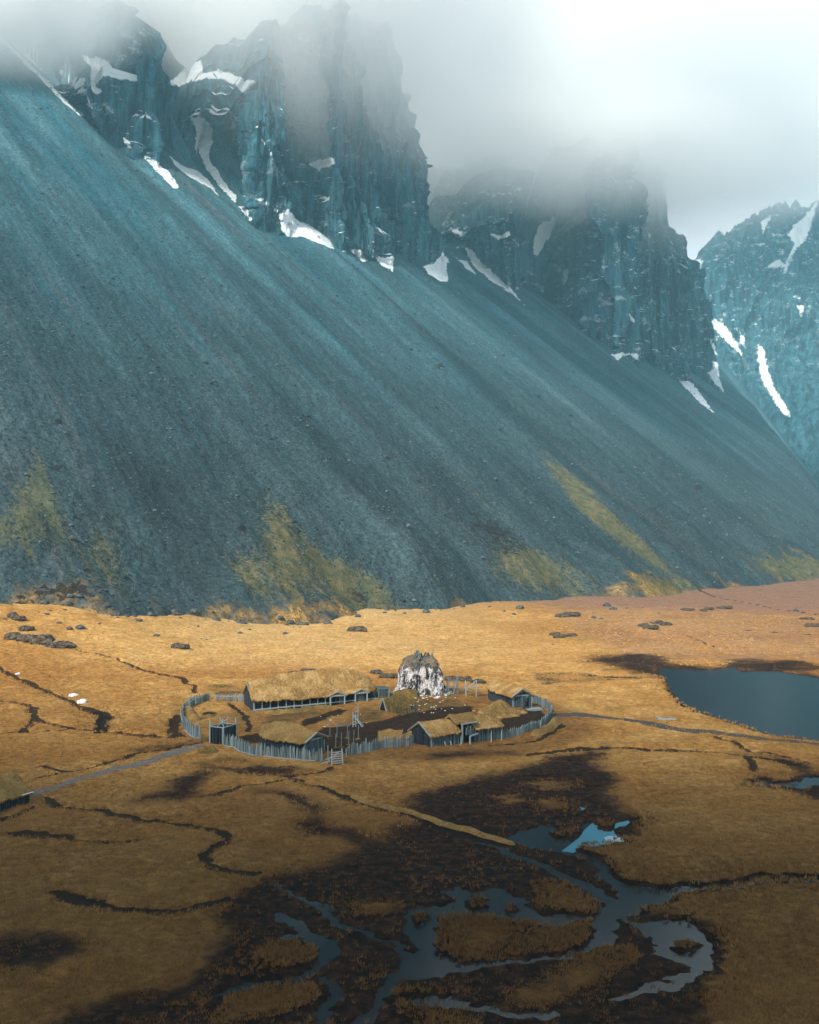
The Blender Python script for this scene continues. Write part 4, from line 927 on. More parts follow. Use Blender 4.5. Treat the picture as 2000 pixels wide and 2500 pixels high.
# bell-shaped straw roof on an open octagonal hall
def octagon():
    c = (P(1145, 1790) + P(1285, 1778)) / 2; e0 = P(1160, 1790)
    d = 169.0; cx = (1219 - 1000) / F * d; c = np.array([cx, d]); g = gfull(*c); R = 4.75
    r = tag(empty('pavilion', (c[0], c[1], g)), 'pavilion with a peaked bell-shaped straw roof behind the gatehouse', 'pavilion')
    apex = zpix(c, 1709) - g; ev = zpix(c + np.array([0, -R]), 1752) - g
    n, m = 96, 30; th = np.linspace(0, 2 * math.pi, n, endpoint=False); rr_ = np.linspace(.03, 1, m)
    T, Q = np.meshgrid(th, rr_); oc = 1 / np.cos((T + .2) % (math.pi / 4) - math.pi / 8) * math.cos(math.pi / 8)
    prof = np.interp(Q, [0, .06, .25, .5, .62, .8, 1], [1, .97, .68, .27, .17, .08, 0])
    rad = Q * R * (.90 + .14 * oc) * (1 + .05 * (fbm2(T * 5, Q * 2, 2, 80) - .5))
    z = ev + (apex - ev) * prof + (fbm2(np.cos(T) * rad * 1.4, np.sin(T) * rad * 1.4, 3, 81) - .5) * .5 + .12 * np.sin(T * 8) * (Q > .25) * (Q < .75)
    for nm_, q0, q1, mt in (('roof', 0, 22, M_THATCH2), ('roof_brim', 21, m, M_THATCH)):
        top = np.stack([np.cos(T) * rad, np.sin(T) * rad, z], -1)[q0:q1]; bot = top[::-1].copy(); bot[..., 2] -= .3
        if nm_ == 'roof': top[..., 2] += .05
        k_ = q1 - q0; V = np.concatenate([top, bot], 0).reshape(-1, 3)
        f = [tuple(q)[::-1] for q in grid_faces(n, 2 * k_, True)]
        if q0 == 0: f.append(tuple(range(n)))
        mesh_obj(nm_, V, f, mt, r, True)
    cp = MB()
    for a in (0, 1.2, 2.5, 4.0): cp.bar((.25 * math.cos(a), .25 * math.sin(a), apex - .3), (-.2 * math.cos(a), -.2 * math.sin(a), apex + .25), .1, .1, tone=.4)
    cp.build('ridge_cap', M_DARKWOOD, r)
    rim = MB()
    for i in range(8):
        a, b = i * math.pi / 4 + .19, (i + 1) * math.pi / 4 + .19; k = R * .99
        rim.bar((k * math.cos(a), k * math.sin(a), ev - .32), (k * math.cos(b), k * math.sin(b), ev - .32), .12, .12, tone=.8)
    rim.build('eave_beam', M_TRIM, r)
    for i in range(8):
        a = i * math.pi / 4 + .19; k = R * .93; p = MB(); p.bar((k * math.cos(a), k * math.sin(a), -.4), (k * math.cos(a), k * math.sin(a), ev - .3), .2, .2, tone=.3); p.build('post', M_DARKWOOD, r)
    wl = MB(); k = R * .8
    for i in range(8):
        a, b = i * math.pi / 4 + .19, (i + 1) * math.pi / 4 + .19
        boards(wl, (k * math.cos(a), k * math.sin(a)), (k * math.cos(b), k * math.sin(b)), ev - .05, ev - .05, low=-.4)
    wl.build('wall', M_DARKWOOD, r)
octagon()

# gate tower
def tower_box():
    A, B = P(513, 1815), P(545, 1819); fr = Frame(A, B); L_ = max(fr.L, 2.2); Wd = 2.9; h = 2.45
    r = fr.root('gate_tower', 'square open-topped plank tower with poles beside the palisade entrance', 'tower')
    a = MB(); boards(a, (0, 0), (L_, 0), h, h, wdt=.3, jit=.02); boards(a, (0, Wd), (L_, Wd), h, h, wdt=.3, jit=.02); boards(a, (0, 0), (0, Wd), h, h, wdt=.3, jit=.02); boards(a, (L_, 0), (L_, Wd), h, h + .1, wdt=.3, jit=.02); a.build('wall', M_DARKWOOD, r)
    rim = MB()
    for p, q in (((0, 0), (L_, 0)), ((L_, 0), (L_, Wd)), ((L_, Wd), (0, Wd)), ((0, Wd), (0, 0))): rim.bar((*p, h + .03), (*q, h + .03), .16, .1, tone=.7)
    rim.build('rim', M_TRIM, r)
    fl = MB(); fl.add([(0, 0, h - .45), (L_, 0, h - .45), (L_, Wd, h - .45), (0, Wd, h - .45)], [(0, 1, 2, 3)], .2); fl.build('floor', M_DARKWOOD, r)
    for x, y, tp in ((0, 0, .9), (L_, 0, .1), (L_, Wd, 1.0), (0, Wd, .6)):
        p = MB(); p.bar((x, y, -.4), (x, y, h + tp), .18, .18, tone=.8); p.build('post', M_TRIM, r)
    b = MB(); b.bar((.4, .3, h - .4), (L_ * .9, Wd * .4, h + 1.1), .1, .1, tone=.8); b.bar((L_, .4, h - .3), (.5, Wd * .5, h + 1.2), .1, .1, tone=.6); b.bar((L_ * .9, Wd * .4, h), (L_ * .95, Wd * .42, h + 1.7), .09, .09, tone=.5); b.build('brace', M_TRIM, r)
tower_box()

# turf shelters
def shelter(label, px, L_, Wd, h, rz, seed, open_end, name='turf_shelter'):
    c = P(*px); g = gfull(*c)
    r = tag(empty(name, (c[0], c[1], g), rz), label, 'shelter')
    roof_mesh('roof', M_TURF if open_end < 2 else M_THATCH2, r, L_, Wd, lambda t: -.2, lambda t: h * (1 - .18 * abs(2 * t - 1)), lambda t: 1 - .3 * max(0, 1 - t / .4) ** 2 * (open_end != 0), ov=(.1, .1), ovy=.1, p=1.5, nu=40, seed=seed, th=.4)
    v = MB(); x = -.05 if open_end == 0 else L_ + .05
    v.add([(x, .35, -.1), (x, Wd - .35, -.1), (x, Wd - .7, h * .45), (x, Wd / 2, h * .74), (x, .7, h * .45)], [(0, 1, 2, 3, 4)], 0); v.build('doorway_shade', M_SHADE_SHEET, r)
    f = MB()
    for s_ in (.2, Wd - .2): f.bar((x * 1.02 - .05, s_, -.2), (x * 1.02 - .05, Wd / 2, h * .86), .13, .13, tone=.8)
    f.build('frame', M_TRIM, r)
shelter('dark turf-covered shelter open at one end in front of the white rock', (947, 1741), 4.6, 3.0, 2.4, .55, 21, 0)
shelter('low mound-like turf hut against the left foot of the white rock', (966, 1708), 4.0, 2.6, 1.5, .15, 23, 0)
shelter('tiny straw-roofed shelter with a dark opening behind the front palisade', (927, 1815), 3.4, 2.8, 1.9, .12, 25, 2)

# ------------------------------------------------------------------ white rock stack
def stack():
    c = np.array([(1026 - 1000) / F * 184.0, 183.5]); g = gfull(*c)
    n, m = 260, 200; T, Q = np.meshgrid(np.linspace(0, 2 * math.pi, n, endpoint=False), np.linspace(0, 1, m))
    H = 6.1; R = np.interp(Q, [0, .1, .35, .7, .93, 1], [1.02, 1.0, .90, .76, .60, .50])
    ct_, st_ = np.cos(T), np.sin(T)
    rad = R * (1 + .10 * np.cos(2 * T + .6) + .06 * np.cos(3 * T + 2))
    hx = H * Q
    d = ridged(fbm2(T * 4.2, hx * .22, 3, 91)) * .9 + (fbm3(ct_ * 3, st_ * 3, hx * .45, 4, 92) - .5) * 2.0 + (fbm3(ct_ * 11, st_ * 11, hx * 1.1, 3, 93) - .5) * .8
    rx, ry = 4.1 * rad + d - .4, 3.6 * rad + d - .4
    x, y = rx * ct_, ry * st_
    crest = H * (1 - .26 * sstep(.1, -.9, st_)) + 2.1 * (fbm2(ct_ * 2.9, st_ * 2.9, 4, 94, .68) - .5) * 2
    z = -0.8 + (crest + .8) * Q
    k = 14; Qc = np.linspace(1, .04, k)[1:, None]; xt = x[-1][None] * Qc; yt = y[-1][None] * Qc
    zt = z[-1][None] * Qc ** .5 + (1 - Qc ** .5) * (H - .7) + (fbm2(xt * 1.2, yt * 1.2, 3, 95) - .5) * 1.2
    V = np.stack([np.vstack([x, xt]), np.vstack([y, yt]), np.vstack([z, zt])], -1).reshape(-1, 3)
    fc = [tuple(q) for q in grid_faces(n, m + k - 1, True)]; nn = n * (m + k - 1); fc.append(tuple(range(nn - n, nn)))
    o = mesh_obj('rock_stack', V, fc, M_STACK, None, True, {'tone': np.clip(V[:, 2] / H, 0, 1)}); o.location = (c[0], c[1], g)
    tag(o, 'tall craggy white rock stack standing at the back of the village', 'rock')
    w_ = MB(); rd = random.Random(5); T_ = H
    for i in range(46):
        a = rd.uniform(0, 6.28); q = rd.uniform(.5, 1.0); p = Vector((2.5 * q * math.cos(a), 2.0 * q * math.sin(a), T_ - .9 + .9 * q * math.sin(a) + rd.uniform(-.6, .35))); dr = Vector((rd.uniform(-1, 1), rd.uniform(-1, 1), rd.uniform(-.25, .35))) * rd.uniform(.5, 1.1)
        w_.bar(p - dr, p + dr, rd.uniform(.08, .2), tone=rd.uniform(0, .6))
    for i in range(9):
        a = rd.uniform(0, 6.28); w_.bar((-.6 + .9 * math.cos(a), .3 + .7 * math.sin(a), T_ - .3), (-.5 + .12 * math.cos(a), .3, T_ + 1.3), .2, tone=rd.uniform(.2, .7))
    for i in range(5):
        a = rd.uniform(0, 6.28); w_.bar((2.2 + .4 * math.cos(a), .2 + .4 * math.sin(a), T_ - .3), (2.2, .2, T_ + .9), .13, tone=rd.uniform(.2, .7))
    o = w_.build('driftwood_nest', M_WOOD); o.location = (c[0], c[1], g); tag(o, 'tangled nest of driftwood poles on top of the white rock', 'driftwood')
stack()

# ------------------------------------------------------------------ palisade
STAKES = []
def stake_mesh(i):
    rd = random.Random(100 + i); b = MB(); wd = rd.uniform(.15, .24); tone = rd.random() ** 1.2; lean = rd.uniform(-.06, .06)
    b.bar((0, 0, -.5), (lean * .8, 0, .84), wd, wd * .7, tone=tone, tip=rd.uniform(.8, 1), up=(1, 0, 0)); b.bar((lean * .8, 0, .84), (lean, 0, 1.0), wd * .8, wd * .6, tone=tone, tip=.25, up=(1, 0, 0))
    o = b.build('stake', M_STAKE); me = o.data; bpy.data.objects.remove(o); return me
STAKES = [stake_mesh(i) for i in range(14)]
def palisade(label, pix, height, spacing=.33, var=.16, rail=None, rd_seed=0, gapf=0.0):
    rd = random.Random(rd_seed); pts = np.array([P(*q) for q in pix]); seg = np.hypot(*np.diff(pts, axis=0).T); s = np.concatenate([[0], np.cumsum(seg)])
    sp = max(spacing, s[-1] / 98.0); n = int(s[-1] / sp); q = (np.arange(n) + .5) * sp
    k = np.linspace(0, s[-1], 200); X0, Y0 = np.interp(k, s, pts[:, 0]), np.interp(k, s, pts[:, 1])
    kk = np.hanning(31); kk /= kk.sum(); X0 = np.convolve(np.pad(X0, 15, mode='edge'), kk, 'valid'); Y0 = np.convolve(np.pad(Y0, 15, mode='edge'), kk, 'valid')
    X, Y = np.interp(q, k, X0), np.interp(q, k, Y0)
    r = tag(empty('palisade', (X[0], Y[0], gfull(X[0], Y[0]))), label, 'fence', 'sections of the village palisade')
    Z = plain_full(X, Y)
    for i in range(n):
        if rd.random() < gapf: continue
        o = bpy.data.objects.new('stake', rd.choice(STAKES)); C.objects.link(o); o.parent = r
        hgt = height * rd.uniform(1 - var, 1 + var) * (1.22 if rd.random() < .06 else 1)
        tx, ty = X[min(i + 1, n - 1)] - X[max(i - 1, 0)], Y[min(i + 1, n - 1)] - Y[max(i - 1, 0)]
        o.location = (X[i] - X[0], Y[i] - Y[0], Z[i] - Z[0]); o.rotation_euler = (rd.uniform(-.05, .05), rd.uniform(-.05, .05), math.atan2(ty, tx))
        o.scale = (min(1.45, sp / .2 * rd.uniform(.75, 1.0)), 1, hgt)
    for rh in (rail or ()):
        b = MB()
        for i in range(0, n - 8, 8):
            j = min(i + 8, n - 1); nx, ny = -(Y[j] - Y[i]), X[j] - X[i]; l = math.hypot(nx, ny) + 1e-6; k_ = -.16 / l * (1 if ny > 0 else -1)
            b.bar((X[i] - X[0] + nx * k_, Y[i] - Y[0] + ny * k_, Z[i] - Z[0] + rh), (X[j] - X[0] + nx * k_, Y[j] - Y[0] + ny * k_, Z[j] - Z[0] + rh), .10, .10, tone=.9)
        b.build('rail', M_TRIM, r)
    return r
palisade('curved palisade section left of the gate tower with tall stakes', [(492,1808),(478,1805),(465,1799),(455,1790),(449,1780)], 1.85, .30, rd_seed=1, rail=(.15,))
palisade('far left bend of the palisade with a pale rail along it', [(449,1780),(444,1766),(443,1752),(448,1741),(458,1731),(473,1722),(490,1716),(505,1713),(519,1711)], 1.5, .42, rd_seed=2, rail=(1.05,))
palisade('back palisade section running to the left gable of the longhouse', [(521,1713),(545,1712),(570,1712.5),(598,1713.5)], 1.45, .32, rd_seed=3, rail=(.95,))
palisade('front palisade section between the gate tower and the boat-shaped hut', [(546,1823),(558,1823),(570,1825),(580,1830),(591,1836),(615,1842),(643,1848)], 1.65, .25, rd_seed=4, rail=(.12,))
palisade('front palisade section standing before the boat-shaped hut', [(643,1848),(670,1851.5),(701,1855),(740,1857),(768,1857),(792,1855.5)], 1.6, .24, rd_seed=5, rail=(.1,))
palisade('ragged pale palisade section between the stile and the gatehouse', [(843,1846),(860,1842.5),(879,1840),(914,1835.5),(930,1832.5),(949,1830),(980,1827),(1013,1824)], 1.35, .24, .28, rd_seed=6)
palisade('front palisade section from the gatehouse to the right bend', [(1226,1801),(1250,1796),(1280,1790.5),(1300,1785.5),(1317,1780.5)], 1.28, .25, .22, rd_seed=7)
palisade('palisade section round the far right bend', [(1320,1779),(1335,1770),(1344,1760),(1348,1750),(1347,1742)], 1.5, .27, .18, rd_seed=8, gapf=.05)
palisade('back palisade section behind the right-hand hut', [(1346,1740),(1340,1733),(1330,1728),(1318,1722),(1306,1717),(1296,1713)], 1.45, .34, .18, rd_seed=9, gapf=.12)

# stile in the gap of the front palisade
def stile():
    c = P(824, 1864); g = gfull(*c); r = tag(empty('stile', (c[0], c[1], g), .25), 'wooden stile with plank steps in the gap of the front palisade', 'stile')
    for x in (-.75, .75):
        p = MB(); p.bar((x, 0, -.3), (x * .9, .5, 2.0), .14, .14, tone=.9); p.build('post', M_TRIM, r)
    for i in range(6):
        p = MB(); p.bar((-.72, .08 + i * .1, .15 + i * .27), (.72, .08 + i * .1, .22 + i * .27), .22, .06, tone=.8); p.build('step', M_TRIM, r)
    p = MB(); p.bar((-1.5, .5, -.2), (-.8, .7, .9), .1, .1, tone=.8); p.bar((-2.1, .5, .1), (-.9, .7, .4), .12, .12, tone=.9); p.build('brace', M_TRIM, r)
stile()

# ------------------------------------------------------------------ racks, posts and wood in the yard
def bars_thing(name, label, cat, px, rz, bars, mat=None, group=None):
    c = P(*px); o = None; b = MB()
    for q in bars: b.bar(q[0], q[1], q[2], tone=q[3] if len(q) > 3 else .7)
    o = b.build(name, mat or M_TRIM); o.location = (c[0], c[1], gfull(*c)); o.rotation_euler = (0, 0, rz)
    return tag(o, label, cat, group)
bars_thing('drying_rack', 'weathered timber rack with a leaning pole in the middle of the yard', 'rack', (862, 1773), .1, [((0, 0, -.2), (0, 0, 2.3), .16), ((.45, .1, -.2), (.4, .1, 2.0), .14), ((0, 0, 2.0), (1.6, -.8, -.1), .13), ((.1, .1, 1.9), (1.9, -.3, -.1), .1), ((-.2, 0, 1.6), (.8, .1, 1.7), .1), ((0, .1, .8), (.5, .1, .8), .1), ((.9, 2.2, -.2), (.9, 2.2, 3.2), .12), ((.4, 2.0, 2.0), (1.1, 2.2, 2.2), .09)])
bars_thing('brushwood', 'fan of thin brushwood sticks lying beside the timber rack', 'brushwood', (840, 1773), .0, [((i * .12 - .6, 0, -.1), (i * .28 - 1.5, -.2 + .1 * (i % 3), .55 + .12 * (i % 4)), .05, .6) for i in range(12)], M_WOOD)
bars_thing('scaffold', 'grey pole scaffold frame just right of the white rock', 'scaffold', (1107, 1694), .15, [((-.9, 0, -.3), (-.9, 0, 3.0), .14), ((0, 0, -.3), (.15, 0, 2.6), .12), ((.9, .2, -.3), (.9, .2, 3.2), .14), ((-.9, 1.4, -.3), (-.9, 1.4, 2.9), .13), ((.9, 1.4, -.3), (.9, 1.4, 3.0), .13), ((-1.6, 0, 1.1), (3.0, .1, .8), .12), ((-.9, 0, 2.0), (.9, .2, 2.1), .1), ((-1.0, 1.4, 2.2), (1, 1.4, 2.2), .1), ((.9, .2, 2.8), (.9, 1.4, 2.8), .1), ((0, -.4, -.3), (.5, -.2, 2.2), .11, .9)], M_WOOD)
bars_thing('pole_frame', 'tall pole frame with crossed braces between the white rock and the right-hand hut', 'frame', (1138, 1698), .05, [((0, 0, -.3), (-.1, 0, 3.1), .15, .9), ((1.9, .3, -.3), (2.0, .3, 3.0), .15, .7), ((-.1, 0, 1.2), (2.0, .3, 3.0), .12, .9), ((0, 0, 1.4), (1.0, .2, 1.0), .1, .8), ((-.4, 0, 1.6), (2.2, .3, 1.9), .1, .8), ((2.0, .3, 2.7), (1.7, .4, 1.3), .1, .5)], M_TRIM)
bars_thing('picket_row', 'row of short dark pickets in front of the turf-covered shelter', 'pickets', (982, 1747), .1, [((-1.0 + i * .28, .25 * math.sin(i), -.2), (-1.0 + i * .28 + .05 * math.cos(i * 3), .25 * math.sin(i), .6 + .5 * abs(math.sin(i * 1.7))), .1, .3) for i in range(14)] + [((1.6, .2, 1.6), (2.6, -.1, -.1), .12, .6), ((2.3, .3, -.2), (2.3, .3, 1.9), .11, .3)], M_DARKWOOD)
bars_thing('wood_pile', 'pile of grey planks lying beside the gable of the right-hand hut', 'planks', (1306, 1735), .3, [((-1.2, i * .22 - .3, .1 + .05 * (i % 3)), (1.3, i * .25 - .35, .2 + .08 * (i % 2)), .17, .5 + .1 * (i % 4)) for i in range(8)] + [((-1.0, -.2 + i * .25, .32), (1.1, -.25 + i * .3, .42), .15, .8) for i in range(4)], M_TRIM)
bars_thing('wood_pile', 'small heap of broken planks right of the white rock base', 'planks', (1096, 1699), .4, [((-.9, 0, .05), (.8, .5, .5), .2, .8), ((-.6, .3, .1), (1.0, .1, .25), .18, .5), ((-.2, -.4, .1), (.6, .6, .6), .14, .9), ((-.8, .5, .1), (-.1, -.3, .2), .2, .3)], M_TRIM)
bars_thing('driftwood', 'pale driftwood branch lying on the grass near the lake', 'driftwood', (1626, 1758), .0, [((-1.4, 0, .1), (1.5, -.4, .2), .22, .9), ((-.8, -.1, .15), (-1.6, .5, .6), .13, .8), ((.2, -.2, .15), (1.2, .6, .3), .12, .7), ((-.2, 0, .15), (-.9, .9, .25), .1, .9)], M_TRIM)
bars_thing('fallen_fence', 'broken leaning stakes inside the front palisade near the boat-shaped hut', 'fence', (806, 1853), .2, [((-.3, 0, -.2), (-.3, 0, 1.9), .13, .3), ((-.9, -.2, 0), (.2, .1, .25), .13, .9), ((.1, .2, -.1), (.9, -.1, .9), .12, .9), ((.4, .2, -.1), (1.2, .1, 1.0), .12, .8)], M_TRIM)
for i, (x, y) in enumerate(v5([(375,900),(475,905),(620,915),(640,1010),(710,985),(775,930),(535,1065),(458,1080)])):
    c = P(x, y); g = gfull(*c)
    r = tag(empty('target_post', (c[0], c[1], g)), 'thin pole standing on a small earth hump in the dark yard', 'post', 'thin poles in the dark yard')
    b = MB(); b.bar((0, 0, -.2), (.04, 0, 2.0), .10, .10, tone=.6); b.build('pole', M_WOOD, r)
    b = MB(); n = 10; vs = [(0, 0, .22)] + [(.55 * math.cos(k * .628), .4 * math.sin(k * .628), -.05) for k in range(n)]; b.add(vs, [(0, k + 1, (k + 1) % n + 1) for k in range(n)], .5); b.build('hump', M_TURF, r)
# low turf banks
def bank(label, pix, wd, h, seed, mat=None):
    pts = np.array([P(*q) for q in pix]); s = np.concatenate([[0], np.cumsum(np.hypot(*np.diff(pts, axis=0).T))]); nu, nv = 60, 17
    q = np.linspace(0, s[-1], nu); X, Y = np.interp(q, s, pts[:, 0]), np.interp(q, s, pts[:, 1]); tx, ty = np.gradient(X), np.gradient(Y); l = np.hypot(tx, ty) + 1e-9
    vs = []
    endf = np.sqrt(np.clip(np.minimum(q, s[-1] - q) / (wd * .8), 0, 1))
    for b in np.linspace(-1, 1, nv):
        x = X - ty / l * b * wd * (.5 + .5 * endf) * (1 + .4 * (fbm2(q, q * 0 + seed, 2, seed) - .5)); y = Y + tx / l * b * wd * (.5 + .5 * endf)
        z = plain_full(x, y) - .15 + (h + .15) * (1 - abs(b) ** 1.6) * endf * (1 + .9 * (fbm2(x * .7, y * .7, 3, seed + 1) - .5))
        vs.append(np.stack([x, y, z], -1))
    return tag(mesh_obj('turf_bank', np.stack(vs, 0).reshape(-1, 3), grid_faces(nu, nv)[:, ::-1], mat or M_THATCH2, None, True), label, 'bank')
bank('grassy turf bank just inside the far left bend of the palisade', v4([(60,600),(110,580),(170,640),(190,720)]), 1.3, 1.0, 301)
bank('straight turf bank between the gate tower and the sunken pit', v4([(185,755),(270,745),(370,735),(440,730)]), 1.0, .6, 303)
bank('low turf rim on the near side of the sunken pit', v4([(240,690),(300,665),(400,655),(480,620)]), .7, .4, 305)
bank('long grassy bank along the front of the longhouse', v5([(-550,600),(-300,580),(0,545),(250,500),(420,480)]), 1.8, .5, 307)
bank('straw-covered bank beside the tiny shelter and the palisade', v5([(1180,960),(1350,935),(1480,900),(1590,870)]), .8, .7, 309, M_THATCH)
bank('grass-topped bank along the right bend of the palisade', v2([(1380,815),(1470,780),(1560,720),(1600,690)]), .9, .7, 311)
bank('dark earth bank in front of the gate tower', v4([(290,1150),(380,1110),(500,1140)]), 1.1, .7, 313, M_TURF)

bank('long straight grassy dike crossing the dark bog', cA([(1480,242),(1560,268),(1725,314),(1900,368),(2030,404),(2170,440)]), .40, .28, 315, M_THATCH2)
# ------------------------------------------------------------------ boulders, outcrops, snow patches, stones
def rock_mesh(seed, sub=3, rough=.55, mat=None, name='boulder'):
    import bmesh
    bm = bmesh.new(); bmesh.ops.create_icosphere(bm, subdivisions=sub, radius=1.0)
    v = np.array([q.co[:] for q in bm.verts]); n = fbm3(v[:, 0] * 1.3 + seed, v[:, 1] * 1.3, v[:, 2] * 1.3, 4, seed) - .5; n2 = ridged(fbm3(v[:, 0] * 2.2, v[:, 1] * 2.2 + seed, v[:, 2] * 2.2, 2, seed + 3)) - .5
    k = 1 + rough * 1.4 * n + rough * .5 * n2
    for q, kk in zip(bm.verts, k): q.co *= kk
    me = bpy.data.meshes.new(name); bm.to_mesh(me); bm.free(); me.materials.append(mat or M_BOULDER); return me
ROCKS = [rock_mesh(400 + i) for i in range(6)]; CRAGS = [rock_mesh(450 + i, 4, 1.0, M_OUTCROP, 'outcrop') for i in range(5)]
def put_rock(name, px, py, wpx, hpx, label, cat, group=None, meshes=None, depth=1.0, rd=random.Random(3)):
    c = P(px, py + hpx * .4); k = math.hypot(*c) / F; w_, h_ = wpx * k / 2, hpx * k / 2
    o = bpy.data.objects.new(name, rd.choice(meshes or ROCKS)); C.objects.link(o)
    o.location = (c[0], c[1] + w_ * .3, gfull(*c) + h_ * .35); o.scale = (w_, w_ * depth, max(h_, w_ * .3)); o.rotation_euler = (0, 0, rd.uniform(-.4, .4))
    return tag(o, label, cat, group)
G = 'boulders scattered on the golden grass'
for x0, y0, x1, y1 in [(400,310,435,335),(455,300,510,335),(815,275,855,292),(920,368,960,382),(1430,345,1460,360),(20,262,38,275),(340,285,372,300),(590,296,605,306),(695,260,715,270),(250,362,270,378),(265,236,295,248),(240,140,268,156),(1185,310,1200,320),(1130,325,1140,332),(1205,388,1218,396),(1235,390,1250,398),(1700,345,1730,366),(1490,330,1510,340)]:
    (a, b), (c_, d_) = c3([(x0, y0), (x1, y1)])
    put_rock('boulder', (a + c_) / 2, (b + d_) / 2, c_ - a, d_ - b, 'grey boulder lying on the golden grass below the left slope', 'boulder', G)
for x0, y0, x1, y1 in [(430,170,475,200),(470,198,510,222),(355,250,385,268),(400,262,430,274),(755,235,770,243),(1010,240,1022,248),(115,418,130,426),(560,205,575,213),(1575,208,1605,228)]:
    (a, b), (c_, d_) = c4([(x0, y0), (x1, y1)])
    put_rock('boulder', (a + c_) / 2, (b + d_) / 2, c_ - a, d_ - b, 'grey boulder on the plain under the right-hand slope', 'boulder', 'boulders under the right-hand slope')
rdb = random.Random(31)
for i in range(70):
    px = rdb.uniform(10, 1300); py = np.interp(px, [0, 480, 830, 1100, 1400, 1740], [1462, 1512, 1540, 1520, 1482, 1458]) + rdb.gauss(8, 22); h = on_scree(px, py)
    c = h[:2] if h is not None else P(px, py)
    z = max(gfull(*c), float(scree_h(np.array([c[0]]), np.array([c[1]]))[0])); k = math.hypot(*c) / F; w_ = min(max(rdb.expovariate(1 / 4.0), 2.0), 9) * k
    o = bpy.data.objects.new('boulder', rdb.choice(ROCKS)); C.objects.link(o); o.location = (c[0], c[1], z + w_ * .15); o.scale = (w_, w_, w_ * .7); o.rotation_euler = (0, 0, rdb.uniform(0, 6))
    tag(o, 'grey boulder fallen along the foot of the scree', 'boulder', 'boulders along the foot of the scree')
def outcrop(label, frame, boxes):
    r = None
    (a, b) = frame([boxes[0][:2]])[0]; first = None
    for i, (x0, y0, x1, y1) in enumerate(boxes):
        (a, b), (c_, d_) = frame([(x0, y0), (x1, y1)])
        if r is None:
            cc = P((a + c_) / 2, d_); r = tag(empty('rock_outcrop', (cc[0], cc[1], gfull(*cc))), label, 'outcrop')
        c0 = P((a + c_) / 2, b + (d_ - b) * .8); k = math.hypot(*c0) / F; o = bpy.data.objects.new('crag', CRAGS[i % 5]); C.objects.link(o); o.parent = r
        w_, h_ = (c_ - a) * k / 2, (d_ - b) * k / 2
        o.location = (c0[0] - r.location.x, c0[1] + w_ * .2 - r.location.y, gfull(*c0) + h_ * .25 - r.location.z); o.scale = (w_, max(w_ * .5, 1.0), max(h_ * 1.15, .6)); o.rotation_euler = (0, 0, i * .7 % .6)
outcrop('long dark rocky outcrop at the left edge of the golden grass', c3, [(30,362,120,410),(110,370,230,425),(200,375,310,440),(290,400,430,450)])
outcrop('small dark outcrop above the long one at the far left', c3, [(45,230,100,275),(80,250,135,285)])
outcrop('single dark hump between the two outcrops at the left', c3, [(115,315,165,350),(150,320,192,348)])
outcrop('dark bushy outcrop on the golden slope above the palisade bend', c3, [(1030,415,1085,455),(1070,425,1125,462)])
outcrop('clustered dark rocks in the grass in front of the right-hand slope', c4, [(640,300,700,325),(670,310,745,345),(720,285,790,310),(770,290,840,318)])
outcrop('flat dark rock at the foot of the scree in the middle', c4, [(140,238,210,268),(190,232,272,266)])
outcrop('dark rock heap left of two more on the far plain', c4, [(895,205,935,224),(925,208,968,226)])
outcrop('middle dark rock heap of three on the far plain', c4, [(1008,212,1050,230),(1040,206,1085,224)])
outcrop('right-hand dark rock heap of three on the far plain', c4, [(1110,198,1150,214),(1140,195,1192,216)])
outcrop('low dark scrub patch at the back of the plain near the pale rivulet', c4, [(105,355,170,378),(130,368,200,395),(190,360,270,382)])
outcrop('dark rubble at the far right beyond the lake', c4, [(1615,266,1690,282),(1650,300,1725,330)])
outcrop('dark rocks peeping over the ridge of the longhouse', v1, [(975,275,1060,300),(1085,245,1185,285)])
outcrop('dark rock right of the longhouse ridge', v2, [(15,262,110,300),(95,285,235,330)])
outcrop('dark overgrown bank behind the pole scaffold', v6, [(970,490,1120,580),(1100,480,1240,560),(1230,500,1400,580),(1380,530,1620,600)])
outcrop('flat grey outcrop at the foot of the scree above the meadow', c5, [(1465,1448*1.0,1545,1468*1.0)] if False else [(1465+0, 2640, 1540, 2665)])
for i, (q, lb) in enumerate((((418,722,460,742), 'left snow patch of the pair in the narrow stream bed'), ((470,744,520,776), 'right snow patch of the pair in the narrow stream bed'), ((95,590,118,603), 'small lone snow patch by the stream at the far left'))):
    (a, b), (c_, d_) = c3([q[:2], q[2:]])
    put_rock('snow_patch', (a + c_) / 2, (b + d_) / 2, (c_ - a), (d_ - b) * .9, lb, 'snow', meshes=[rock_mesh(480 + i, 3, .8, M_SNOW, 'snow_patch')])
rd = random.Random(9)
SM = [rock_mesh(490 + i, 1, .5, M_STONE, 'stone') for i in range(3)]
for i in range(64):
    big_ = i < 12
    if big_: px, py = rd.uniform(972, 1095), 1699 + rd.uniform(-3, 6)
    elif i < 56: px, py = rd.gauss(1040, 38), rd.uniform(1699, 1742)
    else: px, py = rd.uniform(780, 930), rd.uniform(1725, 1775)
    c = P(px, py); o = bpy.data.objects.new('white_stone', rd.choice(SM)); C.objects.link(o); s_ = rd.uniform(.2, .45) if big_ else rd.uniform(.06, .15)
    o.location = (c[0], c[1], gfull(*c) + s_ * .4); o.scale = (s_ * rd.uniform(.8, 1.8), s_, s_ * .6)
    tag(o, 'small white stone lying on the trodden ground round the white rock', 'stone', 'white stones strewn in the village')

